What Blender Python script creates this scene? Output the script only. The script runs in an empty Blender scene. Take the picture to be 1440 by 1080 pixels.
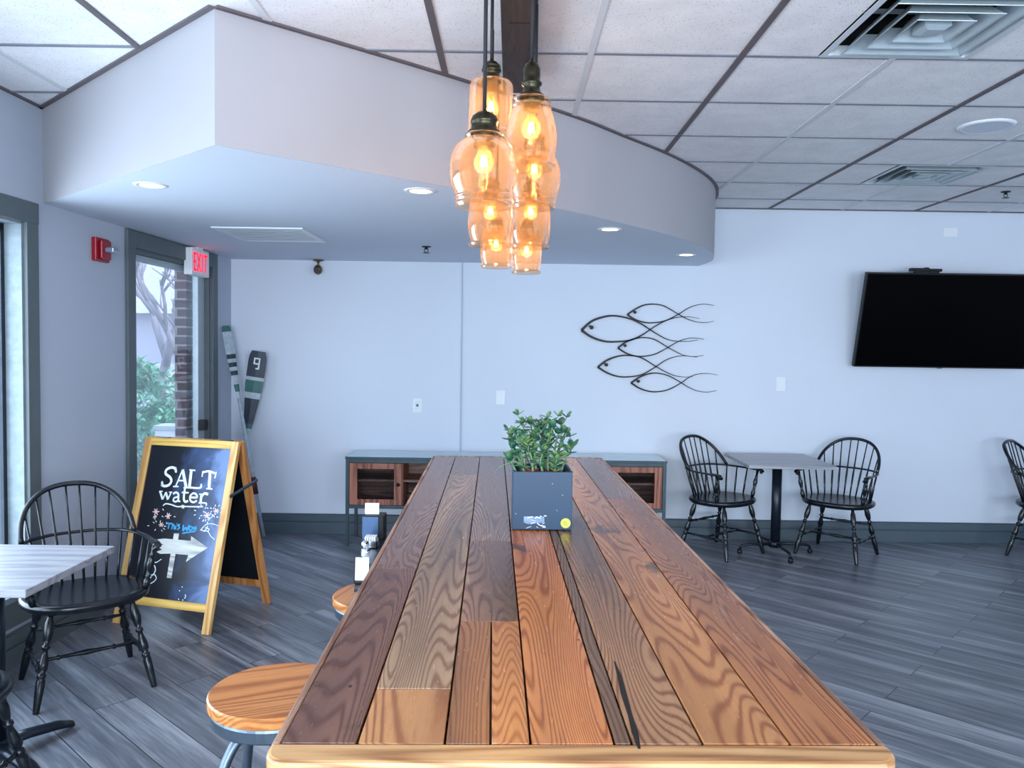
import bpy, bmesh, math, random
from mathutils import Vector, Matrix
random.seed(7)
PI = math.pi
sc = bpy.context.scene
COL = sc.collection
R = math.radians

# ------------------------------------------------------------------ camera
F_PX, PITCH, ROLL, YAW, CAMZ = 1134.17, .0446, -.0145, .0017, 1.6
_cy, _sy = math.cos(YAW), math.sin(YAW)
FW = Vector((_sy*math.cos(PITCH), _cy*math.cos(PITCH), -math.sin(PITCH)))
_R0 = Vector((_cy, -_sy, 0)); _D0 = -_R0.cross(FW)
RT = math.cos(ROLL)*_R0 + math.sin(ROLL)*_D0
DN = -math.sin(ROLL)*_R0 + math.cos(ROLL)*_D0
CAM = Vector((0, 0, CAMZ))
def ray(x, y): return FW + RT*((x-720)/F_PX) + DN*((y-540)/F_PX)
def oz(x, y, z): d = ray(x, y); return CAM + d*((z-CAMZ)/d.z)
def oy(x, y, Y): d = ray(x, y); return CAM + d*(Y/d.y)
def ox(x, y, X): d = ray(x, y); return CAM + d*(X/d.x)
def oplane(x, y, p, n): d = ray(x, y); return CAM + d*((p-CAM).dot(n)/d.dot(n))
cd = bpy.data.cameras.new('camera'); cam = bpy.data.objects.new('camera', cd); COL.objects.link(cam)
M3 = Matrix((RT, -DN, -FW)).transposed()
cam.matrix_world = Matrix.Translation(CAM) @ M3.to_4x4()
cd.sensor_width = 36; cd.lens = F_PX/1440*36; cd.clip_start = .05; cd.clip_end = 200
sc.camera = cam
sc.view_settings.view_transform = 'Standard'
sc.view_settings.exposure = 0
sc.view_settings.gamma = 1
sc.cycles.max_bounces = 10; sc.cycles.transparent_max_bounces = 24
sc.cycles.caustics_reflective = False; sc.cycles.caustics_refractive = False
sc.cycles.sample_clamp_indirect = 6

# ------------------------------------------------------------------ materials
def lin(c):
    return tuple((v/255/12.92 if v/255 <= .04045 else ((v/255+.055)/1.055)**2.4) for v in c)
def nm(name):
    m = bpy.data.materials.new(name); m.use_nodes = True
    nt = m.node_tree; b = nt.nodes['Principled BSDF']; return m, nt, b
def node(nt, t, **kw):
    n = nt.nodes.new(t)
    for k, v in kw.items():
        if k in n.inputs: n.inputs[k].default_value = v
        else: setattr(n, k, v)
    return n
def coords(nt, scale=(1, 1, 1), rot=(0, 0, 0), kind='Object'):
    tc = node(nt, 'ShaderNodeTexCoord'); mp = node(nt, 'ShaderNodeMapping')
    mp.inputs['Scale'].default_value = scale; mp.inputs['Rotation'].default_value = rot
    nt.links.new(tc.outputs[kind], mp.inputs[0]); return mp.outputs[0]
def ramp(nt, fac, stops):
    r = node(nt, 'ShaderNodeValToRGB'); e = r.color_ramp.elements
    e[0].position, e[0].color = stops[0][0], (*stops[0][1], 1)
    e[1].position, e[1].color = stops[-1][0], (*stops[-1][1], 1)
    for p, c in stops[1:-1]:
        q = e.new(p); q.color = (*c, 1)
    nt.links.new(fac, r.inputs[0]); return r.outputs[0]
def mixc(nt, a, b, fac, mode='MIX'):
    m = node(nt, 'ShaderNodeMix', data_type='RGBA', blend_type=mode)
    for sck, v in ((m.inputs[6], a), (m.inputs[7], b), (m.inputs[0], fac)):
        if isinstance(v, (tuple, list)): sck.default_value = (*v[:3], 1)
        elif isinstance(v, (int, float)): sck.default_value = v
        else: nt.links.new(v, sck)
    return m.outputs[2]
def mathn(nt, op, a, b=0.0, c=None):
    m = node(nt, 'ShaderNodeMath', operation=op)
    for i, v in enumerate((a, b) if c is None else (a, b, c)):
        if isinstance(v, (int, float)): m.inputs[i].default_value = v
        else: nt.links.new(v, m.inputs[i])
    return m.outputs[0]
def noise(nt, vec, s, d=3, dist=0.0, rough=.5):
    n = node(nt, 'ShaderNodeTexNoise'); n.inputs['Scale'].default_value = s
    n.inputs['Detail'].default_value = d; n.inputs['Distortion'].default_value = dist; n.inputs['Roughness'].default_value = rough
    nt.links.new(vec, n.inputs['Vector']); return n.outputs[0]
def bump(nt, b, h, st=.2, dist=.01):
    n = node(nt, 'ShaderNodeBump'); n.inputs['Strength'].default_value = st; n.inputs['Distance'].default_value = dist
    nt.links.new(h, n.inputs['Height']); nt.links.new(n.outputs[0], b.inputs['Normal'])
def plain(name, rgb, rough=.6, metal=0.0, var=.08, scale=12, bmp=.0, spec=.5):
    m, nt, b = nm(name); c = lin(rgb)
    v = coords(nt); n = noise(nt, v, scale, 3)
    lo = tuple(x*(1-var) for x in c); hi = tuple(min(1, x*(1+var)) for x in c)
    nt.links.new(ramp(nt, n, [(.3, lo), (.7, hi)]), b.inputs['Base Color'])
    b.inputs['Roughness'].default_value = rough; b.inputs['Metallic'].default_value = metal
    b.inputs['Specular IOR Level'].default_value = spec
    if bmp: bump(nt, b, noise(nt, v, scale*8, 2), bmp, .003)
    return m
def emis(name, rgb, st):
    m, nt, b = nm(name); b.inputs['Emission Color'].default_value = (*lin(rgb), 1)
    b.inputs['Emission Strength'].default_value = st; b.inputs['Base Color'].default_value = (*lin(rgb), 1)
    return m
def wood(name, dark, mid, light, axis='y', rough=.4, freq=30, attr=False, blotch=.35, holes=False, sc_=1.0):
    """contour-line grain running along `axis`; attr=True takes each board's colour and offset from a colour attribute"""
    m, nt, b = nm(name)
    tc = node(nt, 'ShaderNodeTexCoord'); vec = tc.outputs['Object']
    if attr:
        at = node(nt, 'ShaderNodeAttribute', attribute_name='board')
        off = node(nt, 'ShaderNodeVectorMath', operation='SCALE'); off.inputs['Scale'].default_value = 1
        cmb = node(nt, 'ShaderNodeCombineXYZ')
        a2 = mathn(nt, 'MULTIPLY', at.outputs['Alpha'], 37.0)
        nt.links.new(a2, cmb.inputs[0]); nt.links.new(a2, cmb.inputs[1]); nt.links.new(a2, cmb.inputs[2])
        ad = node(nt, 'ShaderNodeVectorMath', operation='ADD'); nt.links.new(vec, ad.inputs[0]); nt.links.new(cmb.outputs[0], ad.inputs[1])
        vec = ad.outputs[0]
    s = {'x': (.09, 1, 1), 'y': (1, .09, 1), 'z': (1, 1, .09)}[axis]
    s = tuple(k*sc_ for k in s)
    mp = node(nt, 'ShaderNodeMapping'); mp.inputs['Scale'].default_value = s; nt.links.new(vec, mp.inputs[0])
    v = mp.outputs[0]
    n1 = noise(nt, v, 5.5, 1.5, .35)
    w = mathn(nt, 'SINE', mathn(nt, 'MULTIPLY', n1, freq*6.0))
    w = mathn(nt, 'MULTIPLY_ADD', w, .5, .5)
    w = mathn(nt, 'POWER', w, 2.6 if attr else 1.8)
    fine = noise(nt, v, 160, 2, 0)
    bl = noise(nt, v, 3.0, 4, .6)
    g = mathn(nt, 'ADD', mathn(nt, 'MULTIPLY', w, .6), mathn(nt, 'MULTIPLY', fine, .5))
    if attr:
        base = at.outputs['Color']
        dk = mixc(nt, base, (.46, .27, .17), 1.0, 'MULTIPLY')
        tv_ = ramp(nt, noise(nt, v, 2.2, 3, .8), [(.35, (.78, .72, .68)), (.65, (1.35, 1.30, 1.22))]); hl = mixc(nt, base, tv_, 1.0, 'MULTIPLY')
        gr = ramp(nt, g, [(.22, (0, 0, 0)), (.80, (1, 1, 1))])
        c = mixc(nt, hl, dk, mathn(nt, 'MULTIPLY', gr, .8))
    else:
        c = ramp(nt, g, [(.15, lin(light)), (.55, lin(mid)), (1.0, lin(dark))])
    blf = ramp(nt, bl, [(.49, (0, 0, 0)), (.72, (1, 1, 1))])
    c = mixc(nt, c, (.030, .016, .013), mathn(nt, 'MULTIPLY', blf, blotch))
    if holes:
        vo = node(nt, 'ShaderNodeTexVoronoi'); vo.inputs['Scale'].default_value = 17
        mp2 = node(nt, 'ShaderNodeMapping'); mp2.inputs['Scale'].default_value = (1, .55, 1); nt.links.new(vec, mp2.inputs[0])
        nt.links.new(mp2.outputs[0], vo.inputs['Vector'])
        hf = ramp(nt, vo.outputs['Distance'], [(.03, (1, 1, 1)), (.075, (0, 0, 0))])
        gate = ramp(nt, vo.outputs['Color'], [(.55, (0, 0, 0)), (.6, (1, 1, 1))])
        c = mixc(nt, c, (.012, .009, .01), mathn(nt, 'MULTIPLY', hf, gate))
        # knots
        vk = node(nt, 'ShaderNodeTexVoronoi'); vk.inputs['Scale'].default_value = 3.1
        nzv = node(nt, 'ShaderNodeTexNoise'); nzv.inputs['Scale'].default_value = 9; nt.links.new(vec, nzv.inputs['Vector'])
        mxv = node(nt, 'ShaderNodeVectorMath', operation='MULTIPLY_ADD'); nt.links.new(nzv.outputs[1], mxv.inputs[0]); mxv.inputs[1].default_value = (.12, .12, .12); nt.links.new(vec, mxv.inputs[2])
        mp3 = node(nt, 'ShaderNodeMapping'); mp3.inputs['Scale'].default_value = (1.5, .8, 1); nt.links.new(mxv.outputs[0], mp3.inputs[0]); nt.links.new(mp3.outputs[0], vk.inputs['Vector'])
        kf = ramp(nt, vk.outputs['Distance'], [(.07, (1, 1, 1)), (.16, (0, 0, 0))])
        kg = ramp(nt, vk.outputs['Color'], [(.5, (0, 0, 0)), (.56, (1, 1, 1))])
        c = mixc(nt, c, (.03, .015, .01), mathn(nt, 'MULTIPLY', mathn(nt, 'MULTIPLY', kf, kg), .75))
        # pale scuffs
        sf = ramp(nt, noise(nt, v, 22, 4, 1.5), [(.70, (0, 0, 0)), (.78, (1, 1, 1))])
        c = mixc(nt, c, (.55, .40, .27), mathn(nt, 'MULTIPLY', sf, .35))
    nt.links.new(c, b.inputs['Base Color'])
    rr = mathn(nt, 'ADD', mathn(nt, 'MULTIPLY', fine, .15), rough-.08)
    nt.links.new(rr, b.inputs['Roughness'])
    bump(nt, b, g, .12, .002)
    return m
M = {}
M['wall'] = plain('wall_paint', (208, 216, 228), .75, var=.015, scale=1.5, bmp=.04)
M['wall_l'] = plain('wall_paint_shaded', (176, 184, 198), .75, var=.02, scale=1.5, bmp=.04)  # wall paint darkened: the left wall's shade is put into the colour
M['soffit'] = plain('soffit_paint_shaded', (170, 168, 173), .75, var=.015, scale=1.5)  # shade on the soffit sides put into the colour, darker than the underside
M['trim'] = plain('slate_trim_paint', (72, 86, 96), .45, var=.05)
M['trim_l'] = plain('grey_green_trim_paint', (84, 94, 98), .5, var=.05)
M['white'] = plain('white_plastic', (226, 230, 234), .45, var=.01)
M['wframe'] = plain('white_metal', (205, 212, 218), .4, var=.02)
M['louvre'] = plain('louvre_metal', (170, 184, 190), .35, .2, var=.05)
M['black'] = plain('black_lacquer', (14, 20, 27), .24, var=.2, spec=.45)
M['blackmetal'] = plain('black_powdercoat', (24, 34, 46), .3, .4, var=.15)
M['blackiron'] = plain('black_iron', (10, 12, 15), .5, .3, var=.2)
M['cord'] = plain('black_cord', (22, 20, 26), .7)
M['dark'] = plain('dark_void', (22, 22, 24), .9)
M['bronze'] = plain('aged_bronze', (58, 54, 40), .3, .85, var=.3)
M['brass'] = plain('aged_brass', (120, 100, 62), .35, .9, var=.2)
M['steel'] = plain('brushed_steel', (96, 108, 120), .36, .85, var=.15)
M['darksteel'] = plain('dark_steel', (52, 58, 66), .4, .8, var=.15)
M['slatebox'] = plain('console_metal', (54, 72, 80), .45, .3, var=.1)
M['gridd'] = plain('grid_dark', (96, 88, 92), .6, var=.1)
M['gridr'] = plain('grid_shaded', (128, 132, 142), .6, var=.1)  # tile shadow along the cross bars put into their colour
M['gridw'] = plain('grid_white', (212, 214, 218), .6, var=.02)
M['paletop'] = plain('pale_glossy_top', (186, 206, 214), .22, var=.03)
M['reveal'] = plain('pale_jamb', (128, 142, 150), .5, var=.12, scale=30)
M['red'] = plain('alarm_red', (150, 14, 34), .35, var=.05)
M['screen'] = plain('tv_screen', (1, 1, 2), .35, var=0, spec=.05)
M['chrome'] = plain('chrome', (200, 205, 212), .12, 1.0, var=.02)
M['paper'] = plain('white_paper', (235, 238, 240), .8, var=.01)
M['steelblue'] = plain('blue_grey_plate', (78, 104, 140), .25, .5, var=.05)
M['yellow'] = plain('yellow_sticker', (205, 212, 84), .5, var=.05)
M['label'] = plain('pale_residue', (120, 148, 178), .5, var=.25, scale=60)
M['soil'] = plain('soil', (38, 30, 26), .95, var=.4, scale=60)
M['redpot'] = plain('red_plastic', (150, 24, 36), .4, var=.1)
M['stem'] = plain('green_stem', (96, 128, 84), .5, var=.25, scale=30)
M['canopy'] = wood('dark_beam_wood', (22, 14, 12), (40, 27, 23), (58, 40, 34), 'y', .5, 14)
M['pine'] = wood('yellow_pine', (188, 132, 70), (216, 166, 98), (232, 190, 122), 'z', .4, 12, blotch=.08)
M['pine2'] = wood('orange_pine', (150, 92, 46), (188, 124, 68), (206, 146, 86), 'z', .4, 12, blotch=.08)
M['pinex'] = wood('yellow_pine_rail', (196, 148, 66), (224, 182, 90), (238, 200, 116), 'x', .4, 12, blotch=.05)
M['endpine'] = wood('table_end_pine', (140, 88, 46), (190, 138, 86), (214, 166, 112), 'x', .34, 30, blotch=.25)
M['edgewood'] = wood('table_edge_wood', (92, 60, 46), (150, 108, 84), (186, 148, 124), 'y', .4, 14, blotch=.3)
M['planks'] = wood('reclaimed_fir_boards', None, None, None, 'y', .25, 56, attr=True, blotch=.72, holes=True)
M['stoolwood'] = wood('stool_oak', (146, 86, 42), (176, 108, 54), (204, 136, 76), 'x', .32, 26, blotch=.0, sc_=.8)
M['consolewood'] = wood('console_mango_wood', (84, 40, 28), (146, 84, 64), (172, 110, 88), 'z', .5, 14, blotch=.3)
M['consolewoodx'] = wood('console_shelf_wood', (70, 44, 36), (124, 88, 74), (150, 112, 96), 'x', .5, 14, blotch=.35)
M['greytop'] = wood('grey_laminate', (122, 126, 134), (146, 148, 155), (164, 165, 170), 'x', .35, 10, blotch=.03)

def m_floor():
    m, nt, b = nm('grey_vinyl_planks')
    v = coords(nt, (1, 1, 1), (0, 0, R(43)))
    br = node(nt, 'ShaderNodeTexBrick'); br.offset = .37; br.offset_frequency = 2
    for k, x in (('Scale', 1), ('Mortar Size', .0022), ('Mortar Smooth', .1), ('Bias', 0), ('Brick Width', 1.22), ('Row Height', .185)):
        br.inputs[k].default_value = x
    br.inputs['Color1'].default_value = (0, 0, 0, 1); br.inputs['Color2'].default_value = (1, 1, 1, 1); br.inputs['Mortar'].default_value = (.5, .5, .5, 1)
    nt.links.new(v, br.inputs['Vector'])
    mp = node(nt, 'ShaderNodeMapping'); mp.inputs['Scale'].default_value = (.07, 1, 1)
    sh = mathn(nt, 'MULTIPLY', br.outputs['Color'], 7.0)
    cmb = node(nt, 'ShaderNodeCombineXYZ'); nt.links.new(sh, cmb.inputs[0]); nt.links.new(sh, cmb.inputs[1])
    ad = node(nt, 'ShaderNodeVectorMath', operation='ADD'); nt.links.new(v, ad.inputs[0]); nt.links.new(cmb.outputs[0], ad.inputs[1])
    nt.links.new(ad.outputs[0], mp.inputs[0])
    g1 = noise(nt, mp.outputs[0], 9, 6, .5, .65); g2 = noise(nt, mp.outputs[0], 60, 3, 0)
    g = mathn(nt, 'ADD', mathn(nt, 'MULTIPLY', g1, .75), mathn(nt, 'MULTIPLY', g2, .25))
    c = ramp(nt, g, [(.32, lin((54, 60, 70))), (.5, lin((104, 109, 119))), (.66, lin((156, 160, 168)))])
    tone = mathn(nt, 'MULTIPLY_ADD', br.outputs['Color'], .24, .86)
    tn = node(nt, 'ShaderNodeCombineColor')
    for i in range(3): nt.links.new(tone, tn.inputs[i])
    c = mixc(nt, c, tn.outputs[0], 1.0, 'MULTIPLY')
    c = mixc(nt, c, lin((38, 42, 50)), br.outputs['Fac'])
    nt.links.new(c, b.inputs['Base Color'])
    nt.links.new(mathn(nt, 'MULTIPLY_ADD', g2, .2, .27), b.inputs['Roughness'])
    bump(nt, b, g, .15, .002)
    return m
M['floor'] = m_floor()
def m_tile():
    m, nt, b = nm('mineral_fibre_tile')
    v = coords(nt); vo = node(nt, 'ShaderNodeTexVoronoi'); vo.inputs['Scale'].default_value = 95; nt.links.new(v, vo.inputs['Vector'])
    d = ramp(nt, vo.outputs['Distance'], [(.12, (1, 1, 1)), (.26, (0, 0, 0))])
    gate = ramp(nt, noise(nt, v, 40, 3, 0), [(.44, (0, 0, 0)), (.52, (1, 1, 1))])
    base = ramp(nt, noise(nt, v, 7, 4, 0), [(.3, lin((228, 227, 229))), (.7, lin((240, 239, 240)))])
    c = mixc(nt, base, lin((118, 114, 122)), mathn(nt, 'MULTIPLY', mathn(nt, 'MULTIPLY', d, gate), .75))
    nt.links.new(c, b.inputs['Base Color']); b.inputs['Roughness'].default_value = .9
    return m
M['tile'] = m_tile()
def m_glass(name, tint, haze, hazec, gloss=.25, light=True):
    """thin blown-glass shell: tinted see-through, faint amber scatter, glossy at grazing angles"""
    m, nt, b = nm(name); nt.nodes.remove(b); out = nt.nodes['Material Output']
    tr = node(nt, 'ShaderNodeBsdfTransparent'); tr.inputs[0].default_value = (*tint, 1)
    tl = node(nt, 'ShaderNodeBsdfTranslucent'); tl.inputs[0].default_value = (*hazec, 1)
    gl = node(nt, 'ShaderNodeBsdfGlossy'); gl.inputs['Roughness'].default_value = .06; gl.inputs[0].default_value = (.9, .9, .9, 1)
    lw = node(nt, 'ShaderNodeLayerWeight'); lw.inputs[0].default_value = gloss
    v = coords(nt); nz = noise(nt, v, 30, 3, .6)
    if light:
        bp = node(nt, 'ShaderNodeBump'); bp.inputs['Strength'].default_value = .2; bp.inputs['Distance'].default_value = .003
        nt.links.new(nz, bp.inputs['Height']); nt.links.new(bp.outputs[0], gl.inputs['Normal'])
        edge = mathn(nt, 'POWER', lw.outputs['Facing'], 2.5)
        nt.links.new(mixc(nt, tint, tuple(q*q*.45 for q in tint), edge), tr.inputs[0])
    hf = mathn(nt, 'MULTIPLY_ADD', lw.outputs['Facing'], haze*1.2, haze*.6)
    hf = mathn(nt, 'MULTIPLY', hf, mathn(nt, 'MULTIPLY_ADD', nz, .9, .55))
    m1 = node(nt, 'ShaderNodeMixShader'); nt.links.new(hf, m1.inputs[0]); nt.links.new(tr.outputs[0], m1.inputs[1]); nt.links.new(tl.outputs[0], m1.inputs[2])
    m2 = node(nt, 'ShaderNodeMixShader'); nt.links.new(mathn(nt, 'MULTIPLY', lw.outputs['Fresnel'], .38), m2.inputs[0]); nt.links.new(m1.outputs[0], m2.inputs[1]); nt.links.new(gl.outputs[0], m2.inputs[2])
    nt.links.new(m2.outputs[0], out.inputs[0]); return m
M['amber'] = m_glass('amber_glass', (.84, .71, .56), .17, (1.0, .70, .42))
M['bulbglass'] = m_glass('bulb_glass', (.98, .92, .82), .12, (1.0, .7, .4), .15)
M['clear'] = m_glass('window_glass', (.95, .98, 1.0), .02, (.8, .9, 1.0), .12, False)
M['rain'] = m_glass('frosted_glass', (.9, .95, 1.0), .3, (.85, .93, 1.0), .12)
M['filament'] = emis('filament', (255, 205, 120), 45)
M['lens'] = emis('downlight_lens', (255, 226, 170), 9)
M['exitred'] = emis('exit_letters', (255, 24, 60), 1.5)
M['chalk'] = plain('white_chalk_paint', (228, 238, 240), .8, var=.12, scale=90)
M['chalkblue'] = plain('blue_chalk_paint', (70, 165, 220), .8, var=.12, scale=90)
M['chalkpink'] = plain('pink_chalk_paint', (235, 205, 205), .8, var=.12, scale=90)
M['arrow'] = wood('painted_arrow', (150, 150, 150), (196, 200, 198), (226, 228, 222), 'x', .8, 12, blotch=.0)
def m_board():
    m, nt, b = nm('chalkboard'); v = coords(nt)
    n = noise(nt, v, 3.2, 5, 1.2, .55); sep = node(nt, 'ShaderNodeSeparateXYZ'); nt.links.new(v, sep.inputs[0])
    gx = mathn(nt, 'MULTIPLY_ADD', sep.outputs[0], 1.5, .12)  # reflected haze painted into the board colour, paler towards the right
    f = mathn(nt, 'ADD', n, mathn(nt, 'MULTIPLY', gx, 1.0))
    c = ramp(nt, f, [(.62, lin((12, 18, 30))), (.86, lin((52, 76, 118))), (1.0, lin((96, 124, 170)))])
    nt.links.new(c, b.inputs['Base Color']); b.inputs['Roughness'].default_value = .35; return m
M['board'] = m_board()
M['boardb'] = plain('chalkboard_back', (10, 16, 24), .4, var=.3)
def m_leaf():
    m, nt, b = nm('jade_leaf'); v = coords(nt)
    n = noise(nt, v, 26, 2, 0)
    c = ramp(nt, n, [(.34, lin((28, 66, 56))), (.5, lin((58, 108, 80))), (.64, lin((112, 142, 84)))])
    nt.links.new(c, b.inputs['Base Color']); b.inputs['Roughness'].default_value = .35; return m
M['leaf'] = m_leaf()
M['planter'] = plain('slate_blue_planter', (26, 56, 82), .5, var=.12, scale=7)
def m_brick():
    m, nt, b = nm('brick'); v = coords(nt, (1, 1, 1), (R(90), 0, 0))
    br = node(nt, 'ShaderNodeTexBrick')
    for k, x in (('Scale', 1), ('Mortar Size', .008), ('Brick Width', .21), ('Row Height', .072)): br.inputs[k].default_value = x
    br.inputs['Color1'].default_value = (*lin((84, 34, 34)), 1); br.inputs['Color2'].default_value = (*lin((52, 26, 30)), 1); br.inputs['Mortar'].default_value = (*lin((150, 142, 140)), 1)
    nt.links.new(v, br.inputs['Vector']); nt.links.new(br.outputs[0], b.inputs['Base Color']); b.inputs['Roughness'].default_value = .9; return m
M['brick'] = m_brick()
M['ground'] = plain('outdoor_ground', (120, 124, 128), .9, var=.2, scale=3)
M['siding'] = plain('pale_siding', (196, 196, 212), .8, var=.06, scale=2)
M['roofing'] = plain('grey_shingle', (176, 178, 192), .9, var=.1, scale=8)
M['bush'] = plain('bush_leaves', (92, 152, 120), .6, var=.6, scale=6)
M['bark'] = plain('bark', (140, 136, 146), .9, var=.2, scale=6)
M['whitepost'] = plain('white_painted_board', (222, 226, 236), .7, var=.02)
M['pad_green'] = plain('paddle_green', (50, 96, 92), .5, var=.15)
M['pad_navy'] = plain('paddle_navy', (40, 50, 64), .5, var=.15)
M['pad_pale'] = plain('paddle_pale', (164, 178, 186), .5, var=.15, scale=30)
M['pad_brown'] = plain('paddle_grip_brown', (74, 28, 24), .5, var=.15)

# ------------------------------------------------------------------ mesh builder
class MB:
    def __init__(s): s.bm = bmesh.new()
    def box(s, c, d, rot=None, col=None):
        """box centre c, full size d"""
        mt = Matrix.Translation(Vector(c))
        if rot is not None: mt = mt @ (rot if isinstance(rot, Matrix) else Matrix.Rotation(rot, 4, 'Z'))
        vs = [s.bm.verts.new(mt @ Vector((x*d[0]/2, y*d[1]/2, z*d[2]/2))) for x in (-1, 1) for y in (-1, 1) for z in (-1, 1)]
        for f in ((0, 1, 3, 2), (4, 6, 7, 5), (0, 4, 5, 1), (2, 3, 7, 6), (0, 2, 6, 4), (1, 5, 7, 3)):
            fc = s.bm.faces.new([vs[i] for i in f])
            if col:
                L = s.bm.loops.layers.float_color.get('board') or s.bm.loops.layers.float_color.new('board')
                for l in fc.loops: l[L] = col
        return s
    def b2(s, a, b, **k):
        a, b = Vector(a), Vector(b); return s.box((a+b)/2, [abs(b[i]-a[i]) for i in range(3)], **k)
    def prism(s, pts, axis, a, b):
        """polygon pts in the plane normal to axis, extruded from a to b"""
        def P(p, t): return {'x': (t, p[0], p[1]), 'y': (p[0], t, p[1]), 'z': (p[0], p[1], t)}[axis]
        v0 = [s.bm.verts.new(P(p, a)) for p in pts]; v1 = [s.bm.verts.new(P(p, b)) for p in pts]
        n = len(pts); s.bm.faces.new(v0); s.bm.faces.new(v1[::-1])
        for i in range(n): s.bm.faces.new((v0[i], v1[i], v1[(i+1) % n], v0[(i+1) % n]))
        return s
    def tube(s, pts, rad, seg=10, caps=True, flat=1.0, closed=False, upv=None):
        pts = [Vector(p) for p in pts]; n = len(pts)
        if isinstance(rad, (int, float)): rad = [rad]*n
        T = []
        for i in range(n):
            if closed: t = pts[(i+1) % n]-pts[i-1]
            else: t = pts[min(i+1, n-1)]-pts[max(i-1, 0)]
            T.append(t.normalized() if t.length > 1e-9 else Vector((0, 0, 1)))
        up = Vector(upv) if upv else (Vector((0, 0, 1)) if abs(T[0].z) < .9 else Vector((1, 0, 0)))
        u = (up-T[0]*up.dot(T[0])).normalized(); rings = []
        for i in range(n):
            if upv: u = Vector(upv)
            u = (u-T[i]*u.dot(T[i])); u = u.normalized() if u.length > 1e-6 else T[i].orthogonal().normalized()
            w = T[i].cross(u)
            rings.append([s.bm.verts.new(pts[i]+(u*math.cos(2*PI*k/seg)*flat+w*math.sin(2*PI*k/seg))*rad[i]) for k in range(seg)])
        m = n if closed else n-1
        for i in range(m):
            a, b = rings[i], rings[(i+1) % n]
            for k in range(seg): s.bm.faces.new((a[k], a[(k+1) % seg], b[(k+1) % seg], b[k]))
        if caps and not closed:
            s.bm.faces.new(rings[0][::-1]); s.bm.faces.new(rings[-1])
        return s
    def turned(s, p0, p1, prof, seg=10):
        p0, p1 = Vector(p0), Vector(p1)
        return s.tube([p0.lerp(p1, t) for t, r in prof], [r for t, r in prof], seg)
    def lathe(s, prof, c=(0, 0, 0), seg=28, close=False):
        """prof = [(r, z)...] about the vertical through c"""
        rings = []
        for r, z in prof:
            if r < 1e-5: rings.append([s.bm.verts.new((c[0], c[1], c[2]+z))])
            else: rings.append([s.bm.verts.new((c[0]+r*math.cos(2*PI*k/seg), c[1]+r*math.sin(2*PI*k/seg), c[2]+z)) for k in range(seg)])
        for a, b in zip(rings, rings[1:]):
            for k in range(seg):
                q = [a[k % len(a)], a[(k+1) % len(a)], b[(k+1) % len(b)], b[k % len(b)]]
                q = list(dict.fromkeys(q))
                if len(q) > 2:
                    try: s.bm.faces.new(q)
                    except ValueError: pass
        if close:
            for rg in (rings[0], rings[-1]):
                if len(rg) > 2: s.bm.faces.new(rg)
        return s
    def quad(s, *p):
        s.bm.faces.new([s.bm.verts.new(q) for q in p]); return s
    def ellipsoid(s, c, r, mat=None, u=10, v=6):
        mt = Matrix.Translation(Vector(c)) @ (mat.to_4x4() if mat else Matrix.Identity(4)) @ Matrix.Diagonal((*r, 1))
        top, bot = s.bm.verts.new(mt @ Vector((0, 0, 1))), s.bm.verts.new(mt @ Vector((0, 0, -1))); R_ = []
        for i in range(1, v):
            z, r_ = math.cos(PI*i/v), math.sin(PI*i/v); R_.append([s.bm.verts.new(mt @ Vector((r_*math.cos(2*PI*k/u), r_*math.sin(2*PI*k/u), z))) for k in range(u)])
        for k in range(u):
            k2 = (k+1) % u; s.bm.faces.new((top, R_[0][k], R_[0][k2])); s.bm.faces.new((bot, R_[-1][k2], R_[-1][k]))
            for a, b in zip(R_, R_[1:]): s.bm.faces.new((a[k], b[k], b[k2], a[k2]))
        return s
    def build(s, name, mat, parent=None, smooth=False, bevel=0, solid=0, subsurf=0, loc=None, fix=True):
        if fix: bmesh.ops.recalc_face_normals(s.bm, faces=s.bm.faces)
        me = bpy.data.meshes.new(name); s.bm.to_mesh(me); s.bm.free()
        me.materials.append(M[mat] if isinstance(mat, str) else mat)
        if smooth: me.polygons.foreach_set('use_smooth', [True]*len(me.polygons))
        o = bpy.data.objects.new(name, me); COL.objects.link(o)
        if parent: o.parent = parent
        if loc: o.location = loc
        if solid: md = o.modifiers.new('s', 'SOLIDIFY'); md.thickness = solid; md.offset = 0
        if bevel: md = o.modifiers.new('b', 'BEVEL'); md.width = bevel; md.segments = 2; md.limit_method = 'ANGLE'
        if subsurf: md = o.modifiers.new('u', 'SUBSURF'); md.levels = subsurf; md.render_levels = subsurf
        return o
def tag(o, label=None, cat=None, group=None, kind=None):
    for k, v in (('label', label), ('category', cat), ('group', group), ('kind', kind)):
        if v: o[k] = v
    return o
def thing(name, loc, label, cat, group=None, rz=0):
    o = bpy.data.objects.new(name, None); COL.objects.link(o); o.empty_display_size = .1
    o.location = loc; o.rotation_euler = (0, 0, rz); return tag(o, label, cat, group)
def struct(o, label=None): 
    o['kind'] = 'structure'
    if label: o['label'] = label
    return o
def copy_tree(o, parent=None):
    c = o.copy(); COL.objects.link(c)
    if parent: c.parent = parent
    for ch in [x for x in o.children]: copy_tree(ch, c)
    return c
def smooth_path(pts, n=10):
    """Catmull-Rom through pts"""
    P = [Vector(p) for p in pts]; P = [P[0]*2-P[1]]+P+[P[-1]*2-P[-2]]; out = []
    for i in range(1, len(P)-2):
        for k in range(n):
            t = k/n; a, b, c, d = P[i-1], P[i], P[i+1], P[i+2]
            out.append(.5*((2*b)+(-a+c)*t+(2*a-5*b+4*c-d)*t*t+(-a+3*b-3*c+d)*t**3))
    out.append(P[-2]); return out

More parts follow.
